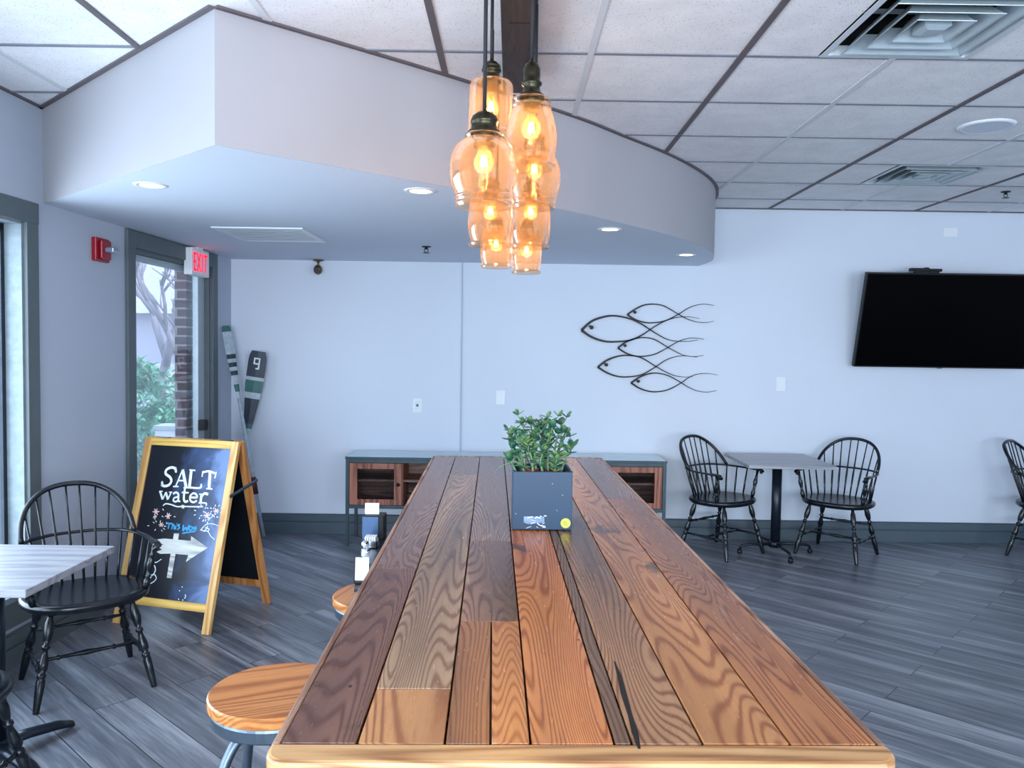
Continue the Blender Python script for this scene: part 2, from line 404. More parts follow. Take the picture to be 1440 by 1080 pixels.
# ------------------------------------------------------------------ room shell
HC, HS, YB = 2.795, 2.31, 6.80
S, GX, GY = .61, -.3052, 3.3146
def LX(y): return -2.404+.0262*(y-5)         # left wall plane, very slightly out of square
XR, YF = 5.8, -2.8
struct(MB().b2((-2.75, YF-.1, -.1), (XR+.1, YB+.15, 0)).build('floor', 'floor'), 'grey wood-look vinyl plank floor laid on the diagonal')
struct(MB().b2((-2.7, YB, 0), (XR+.1, YB+.15, 3.0)).build('wall_back', 'wall'), 'pale blue-white painted back wall')
struct(MB().b2((XR, YF, 0), (XR+.12, YB, 3.0)).build('wall_right', 'wall'))
w = MB()
for a, b in (((-2.7, 0), (-1.9, 3.0)), ((1.2, 0), (2.2, 3.0)), ((4.9, 0), (XR+.1, 3.0)), ((-1.9, 0), (1.2, .5)), ((2.2, 0), (4.9, .5)), ((-1.9, 2.4), (1.2, 3.0)), ((2.2, 2.4), (4.9, 3.0))):
    w.b2((a[0], YF-.12, a[1]), (b[0], YF, b[1]))
struct(w.build('wall_front', 'wall'))
# left wall with window openings (y .2-1.9, 2.2-4.03) and the door opening (y 5.13-6.35)
WT = .12
def lw(mb, y0, y1, z0, z1, d0=0.0, d1=-WT):
    pts = [(LX(y0)+d0, y0), (LX(y1)+d0, y1), (LX(y1)+d1, y1), (LX(y0)+d1, y0)]
    return mb.prism(pts, 'z', z0, z1)
w = MB(); ZS, ZH = .36, 2.19
for y0, y1, z0, z1 in ((YF, -.9, 0, 3), (-.9, 4.03, 0, ZS), (-.9, 4.03, ZH, 3), (1.55, 1.85, ZS, ZH), (4.03, 5.13, 0, 3), (5.13, 6.36, 2.2, 3), (6.36, YB+.1, 0, 3)):
    lw(w, y0, y1, z0, z1)
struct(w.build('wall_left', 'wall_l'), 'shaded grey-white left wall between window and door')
# ceiling tiles: one quad per half tile, two openings for the air diffusers
w = MB(); holes = [(2.5, -1), (3.0, -1), (4.5, 3), (5.0, 3)]
i = -4.0
while i < 10.5:
    for j in range(-11, 6):
        if (i, j) in holes: continue
        x0, x1, y0, y1 = GX+i*S, GX+(i+.5)*S, GY+j*S, min(GY+(j+1)*S, YB)
        if x0 > XR: continue
        w.quad((x0, y0, HC), (x1, y0, HC), (x1, y1, HC), (x0, y1, HC))
    i += .5
bmesh.ops.remove_doubles(w.bm, verts=w.bm.verts, dist=1e-4)
ceil = struct(w.build('ceiling', 'tile', fix=False), 'suspended ceiling of speckled white mineral fibre tiles')
w = MB().b2((-2.75, YF-.1, 3.0), (XR+.1, YB+.15, 3.05)); struct(w.build('ceiling_slab', 'dark'))
mats = {}
def bar(mb, a, b, wd=.024): 
    a, b = Vector(a), Vector(b); d = b-a; mb.box((a+b)/2, (wd, d.length, .008), rot=math.atan2(-d.x, d.y)); return mb
gd, gw, gr = MB(), MB(), MB()
Y0, Y1 = YF, YB
zz = HC-.002
for i in (-2, 0, 2, 4, 6, 8): bar(gd, (GX+i*S, Y0, zz), (GX+i*S, Y1, zz), .026)
for i in (-3, -1, 1, 3, 5, 7, 9):
    ys = [(Y0, Y1)]
    if i == 3: ys = [(Y0, GY-S), (GY, Y1)]
    if i == 5: ys = [(Y0, GY+3*S), (GY+4*S, Y1)]
    for a, b in ys: bar(gw, (GX+i*S, a, zz+.001), (GX+i*S, b, zz+.001), .026)
for j in range(-9, 6): bar(gr, (-2.5, GY+j*S, zz+.0015), (XR, GY+j*S, zz+.0015), .022)
g = struct(gd.build('trim_1', 'gridd', fix=True), 'dark main runners of the ceiling grid')
struct(gw.build('trim_2', 'gridw'), 'white runners of the ceiling grid'); struct(gr.build('trim_3', 'gridr'), 'cross bars of the ceiling grid')
# soffit: dropped ceiling over the back-left area
spts = [(LX(4.2), 4.2), (-1.07, 2.92)]
for t in smooth_path([(-1.07, 2.92, 0), (-.31, 3.60, 0), (.298, 4.20, 0), (.60, 4.56, 0), (.943, 4.98, 0), (1.22, 5.40, 0), (1.42, 5.80, 0), (1.54, 6.20, 0), (1.575, 6.5, 0), (1.56, YB, 0)], 5)[1:]:
    spts.append((t.x, t.y))
spts += [(LX(YB), YB)]
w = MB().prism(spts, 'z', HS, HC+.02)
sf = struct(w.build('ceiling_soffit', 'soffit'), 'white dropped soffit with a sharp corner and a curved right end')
w = MB(); w.bm.faces.new([w.bm.verts.new((x, y, HS-.0005)) for x, y in spts]); struct(w.build('ceiling_soffit_underside', 'wall'))  # separate face in paler paint, its brighter lighting put into the colour
w = MB()
for a, b in zip(spts[:-2], spts[1:-1]):
    d = Vector((b[0]-a[0], b[1]-a[1])).normalized(); nrm = Vector((d.y, -d.x))*.012
    bar(w, (a[0]+nrm.x, a[1]+nrm.y, HC-.004), (b[0]+nrm.x, b[1]+nrm.y, HC-.004), .022)
bar(w, (1.58, YB-.012, HC-.004), (XR, YB-.012, HC-.004), .022)
bar(w, (LX(YF)+.012, YF, HC-.004), (LX(4.2)+.012, 4.2, HC-.004), .022)
struct(w.build('trim_4', 'gridd'), 'thin dark edge angle where ceiling tiles meet the soffit')
# baseboards
def base_prof(mb, p, q):
    p, q = Vector(p), Vector(q); d = (q-p).normalized(); n = Vector((d.y, -d.x, 0)); L = (q-p).length; a = math.atan2(d.y, d.x)
    for z0, z1, t in ((0, .100, .022), (.100, .108, .014), (.108, .165, .022), (.165, .172, .012)):
        c = (p+q)/2+n*(t/2); mb.box((c.x, c.y, (z0+z1)/2), (L, t, z1-z0), rot=a)
    return mb
struct(base_prof(MB(), (-2.36, YB, 0), (XR, YB, 0)).build('baseboard_back', 'trim', bevel=.002), 'slate grey stepped baseboard along the back wall')
w = base_prof(MB(), (LX(YF), YF, 0), (LX(5.03), 5.03, 0)); base_prof(w, (LX(6.47), 6.47, 0), (LX(6.78), 6.78, 0))
struct(w.build('baseboard_left', 'trim_l'))
# vertical raceway on back wall
xs = oy(649, 500, YB).x
struct(MB().b2((xs-.005, YB-.010, .172), (xs+.005, YB, HS)).build('trim_5', 'wall_l'), 'thin vertical cover strip running up the back wall')
# window left (two lights, only the far one is glimpsed)
def window(n, y0, y1, far):
    w = MB()                       # reveal, white metal jambs
    lw(w, y1-.012, y1, ZS, ZH, -.0, -.10); lw(w, y0, y0+.012, ZS, ZH, 0, -.10)
    lw(w, y0, y1, ZH-.012, ZH, 0, -.10); lw(w, y0-.02, y1+.02, ZS-.03, ZS, .035, -.10)
    o = struct(w.build('window_%d' % n, 'reveal'), 'tall window at the far left with white reveal')
    f = MB()
    for a, b in ((y0+.012, y0+.04), (y1-.040, y1-.012), ((y0+y1)/2-.02, (y0+y1)/2+.02)): lw(f, a, b, ZS, ZH-.012, -.085, -.115)
    lw(f, y0+.012, y1-.012, ZS, ZS+.04, -.085, -.115); lw(f, y0+.012, y1-.012, ZH-.05, ZH-.012, -.085, -.115)
    f.build('window_frame', 'darksteel', o)
    g = MB(); lw(g, y0+.03, y1-.03, ZS+.03, ZH-.03, -.098, -.102); g.build('window_pane', 'clear', o)
    return o
window(1, 1.85, 4.03, True); window(2, -.9, 1.55, False)
w = MB()
for y0, y1, z0, z1 in ((4.03, 4.125, ZS-.16, 2.19), (1.55, 1.85, ZS-.16, 2.19), (-1.0, 4.13, 2.19, 2.295), (-1.0, 4.13, ZS-.16, ZS-.03)): lw(w, y0, y1, z0, z1, .022, 0)
struct(w.build('trim_6', 'trim_l', bevel=.003), 'grey-green casing around the left window')
# door 1
w = MB()
for y0, y1, z0, z1 in ((5.03, 5.13, 0, 2.305), (6.36, 6.46, 0, 2.305), (5.13, 6.36, 2.20, 2.305)): lw(w, y0, y1, z0, z1, .022, -.0)
for y0, y1, z0, z1 in ((5.13, 5.16, 0, 2.2), (6.33, 6.36, 0, 2.2), (5.16, 6.33, 2.17, 2.2)): lw(w, y0, y1, z0, z1, 0, -WT)
struct(w.build('trim_7', 'trim_l', bevel=.003), 'grey-green casing around the glazed exit door')
d = MB()
for y0, y1, z0, z1 in ((5.16, 5.205, .01, 2.17), (6.21, 6.33, .01, 2.17), (5.205, 6.21, 2.13, 2.17), (5.205, 6.21, .01, .25)): lw(d, y0, y1, z0, z1, -.035, -.075)
dr = struct(d.build('door_1', 'louvre', bevel=.002), 'metal-framed glass exit door in the left wall')
g = MB(); lw(g, 5.2, 6.215, .24, 2.14, -.052, -.058); g.build('door_glass', 'clear', dr)
h = MB(); lw(h, 6.20, 6.26, .93, 1.01, .02, -.035); h.build('door_lock', 'blackiron', dr, bevel=.005)

# ------------------------------------------------------------------ outdoors seen through the door
struct(MB().b2((-40, -10, -.3), (-2.9, 60, -.12)).build('ground_outside', 'ground'), 'pale paved ground outside the glass door')
br = MB().b2((-2.635, 6.33, -.12), (-2.545, 6.75, 3.0)).build('brick_pier', 'brick'); struct(br, 'dark red brick return of the outer wall seen through the door glass')
hb = thing('house', (-12, 25, -.12), 'pale house with a grey shingled roof outside beyond the shrubs', 'building')
MB().b2((-7, -3, 0), (7, 3, 2.6)).build('wall', 'siding', hb)
MB().prism([(-3.6, 2.5), (3.6, 2.5), (0, 5.2)], 'x', -7.4, 7.4).build('roof', 'roofing', hb)
for x in (-4, 0, 4): MB().box((x, -3.01, 1.4), (1.0, .06, 1.1)).build('window', 'louvre', hb)
def tree(x, y, h, seed, label):
    rnd = random.Random(seed); t = thing('bare_tree', (x, y, -.12), label, 'tree', None)
    mb = MB()
    def br_(p, d, L, r, lev):
        q = p+d*L; m = p.lerp(q, .5)+Vector((rnd.uniform(-.05, .05), rnd.uniform(-.05, .05), 0))*L
        mb.tube([p, m, q], [r, r*.85, r*.7], 6)
        if lev == 0: return
        for k in range(3):
            nd = (d+Vector((rnd.uniform(-.8, .8), rnd.uniform(-.8, .8), rnd.uniform(-.1, .6)))).normalized()
            br_(p.lerp(q, rnd.uniform(.6, 1)), nd, L*rnd.uniform(.6, .8), r*.62, lev-1)
    br_(Vector((0, 0, 0)), Vector((.2, 0, 1)).normalized(), h*.33, h*.022, 4)
    mb.build('branches', 'bark', t, smooth=True); return t
tree(-5.6, 13.2, 4.2, 3, 'bare branching tree leaning behind the shrub outside the glass door')
tree(-7.6, 17.2, 6.0, 8, 'larger bare tree farther out in front of the pale house')
def bush(x, y, rx, rz_, seed, label, n=700, lsz=.09):
    rnd = random.Random(seed); t = thing('shrub', (x, y, -.12), label, 'shrub')
    mb = MB()
    for k in range(n):
        a, e, q = rnd.uniform(0, 2*PI), rnd.uniform(0, PI/2), rnd.uniform(.5, 1)**.5
        p = Vector((rx*q*math.cos(a)*math.cos(e), rx*q*math.sin(a)*math.cos(e), .1+rz_*q*math.sin(e)))
        rt = Matrix.Rotation(rnd.uniform(0, 6), 3, 'Z') @ Matrix.Rotation(rnd.uniform(-1, 1), 3, 'X')
        L = lsz*rnd.uniform(.7, 1.4)
        v = [p+rt @ Vector(c) for c in ((0, 0, 0), (L*.4, L*.6, .02), (0, L*1.6, 0), (-L*.4, L*.6, .02))]
        mb.quad(*v)
    mb.build('foliage', 'bush', t, fix=False)
    st = MB()
    for k in range(5):
        a = k*1.25; st.tube([(0, 0, 0), (rx*.3*math.cos(a), rx*.3*math.sin(a), rz_*.35), (rx*.6*math.cos(a), rx*.6*math.sin(a), rz_*.7)], [.02, .015, .008], 6)
    st.build('stems', 'bark', t)
bush(-3.95, 9.0, .55, .95, 4, 'green leafy shrub just outside the glass door', 900, .07)
bush(-5.2, 11.3, .9, 1.35, 5, 'green shrub behind the nearest one outside the door', 900, .09)
t = thing('electrical_box', (-3.35, 8.35, -.12), 'pale metal utility box low outside the glass door', 'utility box')
t.location = (-3.15, 7.7, -.12)
MB().b2((-.2, -.12, 0), (.2, .12, .9)).build('cabinet', 'whitepost', t, bevel=.01); MB().b2((-.21, -.14, .9), (.21, .14, .94)).build('lid', 'louvre', t)
t = thing('white_fence', (-9, 18.5, -.12), 'low white board fence between shrubs and house', 'fence')
for k in range(14): MB().b2((-3+k*.45, -.02, 0), (-2.62+k*.45, .02, 1.25)).build('board', 'whitepost', t)
MB().b2((-3, .02, .9), (3.3, .06, 1.0)).build('rail', 'whitepost', t)

# ------------------------------------------------------------------ communal table
TZ = 1.03
tb = thing('communal_table', (.0766, 2.652, 0), 'long bar-height communal table of worn reclaimed wood planks down the room centre', 'table', rz=.022)
HX, HY0, HY1 = .446, -1.565, 1.556
px2 = lambda p: (p-718)*1.142/1134.0 - (.0766+.022*1.51)   # px on the plank end line -> local x
seams = [-.433, px2(505.7), px2(631), px2(754), px2(875), px2(900), px2(1003), px2(1130), .433]
yl = lambda py: oz(720, py, TZ).y-2.652
def C(r, g, b, a): return (*[min(1, q*1.12) for q in lin((r, g, b))], a)
PE = HY0+.055
planks = [  # board colours; reflection at the far end is painted in as grey
 (seams[0], seams[1], PE, yl(800), C(112, 76, 60, .11)), (seams[0], seams[1], yl(800), HY1-.02, C(124, 94, 82, .53)),
 (seams[1], seams[2], PE, yl(968), C(176, 124, 78, .21)), (seams[1], seams[2], yl(968), yl(668), C(168, 136, 106, .64)), (seams[1], seams[2], yl(668), HY1-.02, C(128, 108, 98, .7)),
 (seams[2], seams[2]+.066, PE, yl(873), C(166, 112, 70, .31)), (seams[2]+.066, seams[3], PE, yl(873), C(180, 120, 72, .83)),
 (seams[2], seams[3], yl(873), yl(760), C(142, 106, 84, .36)), (seams[2], seams[3], yl(760), HY1-.02, C(128, 104, 94, .91)),
 (seams[3], seams[4], PE, yl(744), C(188, 120, 72, .44)), (seams[3], seams[4], yl(744), HY1-.02, C(122, 100, 92, .99)),
 (seams[4], seams[5], PE, HY1-.02, C(110, 84, 66, .57)),
 (seams[5], seams[6], PE, yl(726), C(146, 108, 78, .75)), (seams[5], seams[6], yl(726), HY1-.02, C(128, 106, 98, .05)),
 (seams[6], seams[7], PE, HY1-.02, C(184, 128, 80, .49)),
 (seams[7], seams[8], PE, yl(700), C(172, 112, 68, .28)), (seams[7], seams[8], yl(700), HY1-.02, C(140, 110, 98, .88)),
]
mb = MB()
mb.bm.loops.layers.float_color.new('board')
for k, (a, b, c, d_, col) in enumerate(planks):
    g_ = .0016; zt = TZ-random.uniform(0, .0012)
    mb.b2((a+g_, c+g_*.6, TZ-.035), (b-g_, d_-g_*.6, zt), col=col)
mb.build('tabletop', 'planks', tb, bevel=.0014)
MB().b2((-.43, PE, TZ-.055), (.43, HY1-.02, TZ-.034)).build('underlay', 'canopy', tb)
# rounded end boards
def endboard(y0, y1, sgn):
    r = .035; pts = [(-HX, y1), (HX, y1)] if sgn < 0 else [(HX, y0), (-HX, y0)]
    ye = y0 if sgn < 0 else y1
    arcs = []
    xs_ = ((HX-r, 1), (-HX+r, -1)) if sgn < 0 else ((-HX+r, -1), (HX-r, 1))
    for cx, s_ in xs_:
        for k in range(6):
            a = k/5*PI/2
            a = a if (cx > 0) == (sgn < 0) else PI/2-a
            arcs.append((cx+s_*r*math.cos(a), ye-sgn*r+sgn*r*math.sin(a)))
    return pts+arcs
MB().prism(endboard(HY0, PE, -1), 'z', TZ-.05, TZ).build('end_board', 'endpine', tb, bevel=.006)
MB().prism(endboard(HY1-.02, HY1+.02, 1), 'z', TZ-.05, TZ).build('end_board', 'edgewood', tb, bevel=.006)
for s_ in (-1, 1): MB().b2((s_*.4335, PE, TZ-.05), (s_*HX, HY1-.02, TZ-.001)).build('side_trim', 'edgewood', tb, bevel=.004)
# split in the dark board
mb = MB()
for (a, b) in [((1093, 640), (0, 0))][:0]: pass
pts = [(864, 930), (871, 950), (877, 975), (886, 1005), (893, 1030), (899, 1053)]
P = [oz(x, y, TZ) for x, y in pts]
def tl(p): 
    q = Vector((p.x-.0766, p.y-2.652)); c_, s_ = math.cos(-.022), math.sin(-.022); return (q.x*c_-q.y*s_, q.x*s_+q.y*c_)
Lp = [tl(p) for p in P]; wd = [.001, .004, .005, .0035, .005, .002]
mb.prism([(x-w_, y) for (x, y), w_ in zip(Lp, wd)]+[(x+w_, y) for (x, y), w_ in list(zip(Lp, wd))[::-1]], 'z', TZ-.001, TZ+.0004)
mb.build('split', 'blackiron', tb)
for sx in (-1, 1):
    for y in (HY0+.16, HY1-.14):
        MB().b2((sx*.36-.045, y-.045, 0), (sx*.36+.045, y+.045, TZ-.055)).build('leg', 'canopy', tb, bevel=.005)
for y in (HY0+.16, HY1-.14): MB().b2((-.32, y-.03, TZ-.15), (.32, y+.03, TZ-.056)).build('apron', 'canopy', tb)
MB().b2((-.03, HY0+.2, .2), (.03, HY1-.2, .28)).build('stretcher', 'canopy', tb)
for y in (HY0+.16, HY1-.14): MB().b2((-.32, y-.03, .2), (.32, y+.03, .28)).build('stretcher', 'canopy', tb)
# little steel shelf off the left flank that carries the condiments
sh = [tl(p) for p in (Vector((-.505, 2.62, 0)), Vector((-.30, 2.62, 0)), Vector((-.30, 3.44, 0)), Vector((-.615, 3.44, 0)))]
MB().prism(sh, 'z', .79, .80).build('side_shelf', 'darksteel', tb)
for yy in (0.1, .65): MB().b2((-.40, yy, .80), (-.385, yy+.02, TZ-.055)).build('shelf_bracket', 'darksteel', tb)

# condiments on the shelf
def at_shelf(px, py, Y): p = oy(px, py, Y); return p
t = thing('napkin_dispenser', (-.560, 3.34, .80), 'black napkin dispenser with blue-grey face and white card standing up on top', 'napkin dispenser')
MB().b2((-.045, -.04, 0), (.045, .04, .10)).build('case', 'blackiron', t, bevel=.004)
MB().b2((-.043, -.044, .003), (.022, -.040, .096)).build('face_plate', 'steelblue', t)
MB().box((-.010, .0, .122), (.058, .012, .046)).build('card', 'paper', t)
t = thing('sugar_caddy', (-.548, 3.18, .80), 'small chrome sugar packet caddy in front of the napkin dispenser', 'caddy')
w = MB(); w.b2((-.028, -.03, 0), (.03, .03, .004)); w.b2((-.028, -.03, 0), (-.025, .03, .03)); w.b2((.027, -.03, 0), (.03, .03, .03)); w.b2((-.028, -.03, 0), (.03, -.027, .03)); w.b2((-.028, .027, 0), (.03, .03, .03))
w.build('tray', 'chrome', t)
for k in range(5): MB().b2((-.02+k*.009, -.024, .004), (-.014+k*.009, .024, .045)).build('packet', 'paper', t)
def shaker(x, y, label, hh=.055):
    t = thing('shaker', (x, y, .80), label, 'shaker')
    MB().lathe([(.0, 0), (.017, 0), (.018, .01), (.014, hh*.6), (.013, hh*.8), (0, hh*.8)], seg=8).build('jar', 'clear', t)
    MB().lathe([(.0, .002), (.014, .002), (.012, hh*.5), (0, hh*.5)], seg=8).build('contents', 'paper', t)
    MB().lathe([(.0145, hh*.78), (.0145, hh*.95), (.008, hh*1.1), (0, hh*1.12)], seg=14).build('lid', 'chrome', t, smooth=True)
shaker(-.545, 3.04, 'glass salt shaker with chrome lid, behind the other shaker')
shaker(-.520, 2.93, 'glass shaker with chrome lid just behind the white menu card')
t = thing('menu_holder', (-.494, 2.70, .80), 'white menu card in a black holder nearest the round wooden stool', 'menu holder')
MB().b2((-.025, -.02, 0), (.025, .02, .008)).build('base', 'blackiron', t, bevel=.002)
MB().box((-.0, .0, .045), (.046, .004, .078), rot=Matrix.Rotation(-.12, 4, 'X')).build('card', 'paper', t)
MB().box((-.025, .0, .045), (.004, .008, .082), rot=Matrix.Rotation(-.12, 4, 'X')).build('frame', 'blackiron', t)

# ------------------------------------------------------------------ planter with jade plant
pc = oz(761.5, 746, TZ)
pw = .1855
pl = thing('potted_plant', (pc.x, pc.y+pw/2, TZ+.002), 'leafy green jade plant in a square slate-blue planter on the long table', 'plant', rz=.022)
h_ = .183; w = MB(); o_, i_ = pw/2, pw/2-.007
for a, b in (((-o_, -o_, 0), (o_, -i_, h_)), ((-o_, i_, 0), (o_, o_, h_)), ((-o_, -i_, 0), (-i_, i_, h_)), ((i_, -i_, 0), (o_, i_, h_)), ((-i_, -i_, 0), (i_, i_, .01))): w.b2(a, b)
pot = w.build('planter', 'planter', pl, bevel=.002)
MB().b2((-i_, -i_, .01), (i_, i_, .150)).build('soil', 'soil', pl)
# sticker and tape residue
w = MB(); w.bm.faces.new([w.bm.verts.new((.073+.0155*math.cos(a*PI/10), -o_-.0012, .022+.0155*math.sin(a*PI/10))) for a in range(20)])
st = w.build('sticker', 'yellow', pot, solid=.001); st['label'] = 'round yellow sticker'
w = MB(); w.tube([(.067, -o_-.0022, .028), (.077, -o_-.0022, .024), (.069, -o_-.0022, .018), (.080, -o_-.0022, .017)], .0007, 5); w.tube([(.064, -o_-.0022, .021), (.070, -o_-.0022, .024)], .0006, 5); w.build('scribble', 'blackiron', st)
rnd = random.Random(5); w = MB()
w.b2((-.058, -o_-.001, .022), (.006, -o_-.0002, .042))
w.build('tape_residue', 'label', pot); w = MB()
for k in range(16):
    x, z = rnd.uniform(-.05, .01), rnd.uniform(.008, .05); w.box((x, -o_-.0014, z), (rnd.uniform(.004, .018), .0006, rnd.uniform(.0008, .003)), rot=Matrix.Rotation(rnd.uniform(-.6, .6), 4, 'Y'))
w.build('label_residue', 'paper', pot)
for x, z in ((-.083, .05), (.062, .110), (.03, .146), (.045, .062)): MB().box((x, -o_-.0008, z), (.0045, .0006, .0025), rot=Matrix.Rotation(.7, 4, 'Y')).build('scratch', 'label', pot)
def leaf(mb, p, d, L, W):
    """fleshy oval leaf from p along d"""
    d = d.normalized(); sx = d.cross(Vector((0, 0, 1))); sx = sx.normalized() if sx.length > .1 else Vector((1, 0, 0)); up = sx.cross(d)
    mt = Matrix((sx, d, up)).transposed(); mb.ellipsoid(p+d*L*.5, (W/2, L/2, L*.075), mt, 10, 6)
stm, lf = MB(), MB(); rnd = random.Random(11)
stems = [(-.045, -.055, -.095, -.05, .250), (-.06, -.02, -.090, -.04, .305), (-.03, -.06, -.060, -.06, .270), (-.05, .03, -.062, .0, .330), (-.015, -.04, -.02, -.02, .310), (0, .02, .01, 0, .322), (.02, -.03, .035, -.02, .330), (.02, .05, .0, .06, .315), (.045, 0, .062, .0, .322), (.05, -.04, .098, -.03, .262), (.03, .0, .08, .05, .290), (-.02, .0, -.035, .02, .318), (-.06, .05, -.100, .06, .275), (.01, -.06, .0, -.075, .245), (.035, -.06, .045, -.07, .228), (-.07, -.06, -.11, -.06, .222), (.0, .0, .02, -.04, .285), (-.03, -.03, -.06, -.02, .290)]
for bx, by, tx, ty, tz in stems:
    a, b = Vector((bx, by, .148)), Vector((tx, ty, tz)); m_ = a.lerp(b, .5)+Vector((rnd.uniform(-.012, .012), rnd.uniform(-.01, .01), .01))
    path = smooth_path([a, m_, b], 5); stm.tube(path, [.0046-.0026*k/(len(path)-1) for k in range(len(path))], 7)
    ph = rnd.uniform(0, 3)
    for k in range(3, len(path)):
        if k < len(path)-1 and rnd.random() < .38: continue
        for q in range(2):
            an = ph+k*1.45+q*PI+rnd.uniform(-.3, .3); L = rnd.uniform(.024, .036)
            leaf(lf, path[k], Vector((math.cos(an), math.sin(an), rnd.uniform(-.1, 1.3))), L, L*.66)
        if k > 4 and rnd.random() < .40:
            an = rnd.uniform(0, 6.28); p = path[k]; q_ = p+Vector((math.cos(an), math.sin(an), .9))*.026
            stm.tube([p, q_], [.0022, .0014], 5)
            for u in range(3): leaf(lf, q_, Vector((math.cos(an+u*2.1), math.sin(an+u*2.1), rnd.uniform(.1, 1.2))), rnd.uniform(.020, .030), .016)
    for u in range(3): leaf(lf, path[-1], Vector((math.cos(ph+u*2.1), math.sin(ph+u*2.1), 1.1)), .022, .014)
stm.build('stems', 'stem', pl, smooth=True); lf.build('foliage', 'leaf', pl, smooth=True, fix=False)
w = MB(); w.tube([(-.04, -.07, .185), (-.09, -.085, .215), (-.135, -.09, .198), (-.155, -.09, .175)], [.0015, .002, .0012, .0005], 5); w.build('drooping_leaf', 'stem', pl, smooth=True)
MB().lathe([(.018, 0), (.026, .03), (.024, .03), (.017, .003)], (.035, -.045, .15)).build('inner_pot', 'redpot', pl, smooth=True)
MB().lathe([(.018, 0), (.026, .034), (.024, .034), (.017, .003)], (-.035, -.03, .15)).build('inner_pot', 'redpot', pl, smooth=True)

# ------------------------------------------------------------------ stools
def make_stool():
    t = thing('bar_stool', (0, 0, 0), '', 'stool')
    prof = [(0, .70), (.165, .70), (.171, .704), (.172, .726), (.168, .7305), (0, .7305)]
    MB().lathe(prof, seg=48).build('seat', 'stoolwood', t)
    MB().lathe([(.15, .700), (.164, .700), (.166, .694), (.164, .668), (.161, .664), (.15, .664)], seg=48).lathe([(0, .672), (.155, .672)], seg=32).build('seat_ring', 'steel', t, smooth=False)
    MB().tube([(0, 0, .672), (0, 0, .34)], .017, 16).build('post', 'darksteel', t, smooth=True)
    MB().lathe([(0, .34), (.035, .34), (.035, .40), (.02, .41), (0, .41)]).build('collar', 'darksteel', t)
    for k in range(4):
        a = k*PI/2+PI/4*.55; c_, s_ = math.cos(a), math.sin(a)
        p = smooth_path([(c_*r, s_*r, z) for r, z in ((.045, .655), (.085, .65), (.125, .615), (.158, .54), (.178, .42), (.20, .2), (.225, .0))], 6)
        MB().tube(p, .0125, 12).build('leg', 'steel', t, smooth=True)
    MB().tube([(.19*math.cos(a*PI/16), .19*math.sin(a*PI/16), .26) for a in range(32)], .009, 8, closed=True).build('foot_ring', 'steel', t, smooth=True)
    for k in range(2): MB().tube([(.18*math.cos(k*PI/2+.43), .18*math.sin(k*PI/2+.43), .37), (-.18*math.cos(k*PI/2+.43), -.18*math.sin(k*PI/2+.43), .37)], .007, 8).build('brace', 'steel', t, smooth=True)
    return t
s1 = make_stool(); s1.location = (-.575, 2.005, 0); s1.rotation_euler.z = R(20)
s1['label'] = 'round oak-topped metal stool nearest the camera, left of the long table'; s1['group'] = 'stools along the long table'
s2 = copy_tree(s1); s2.location = (-.440, 2.80, 0); s2.rotation_euler.z = R(75)
s2['label'] = 'second round wooden stool, tucked under the long table below the condiments'

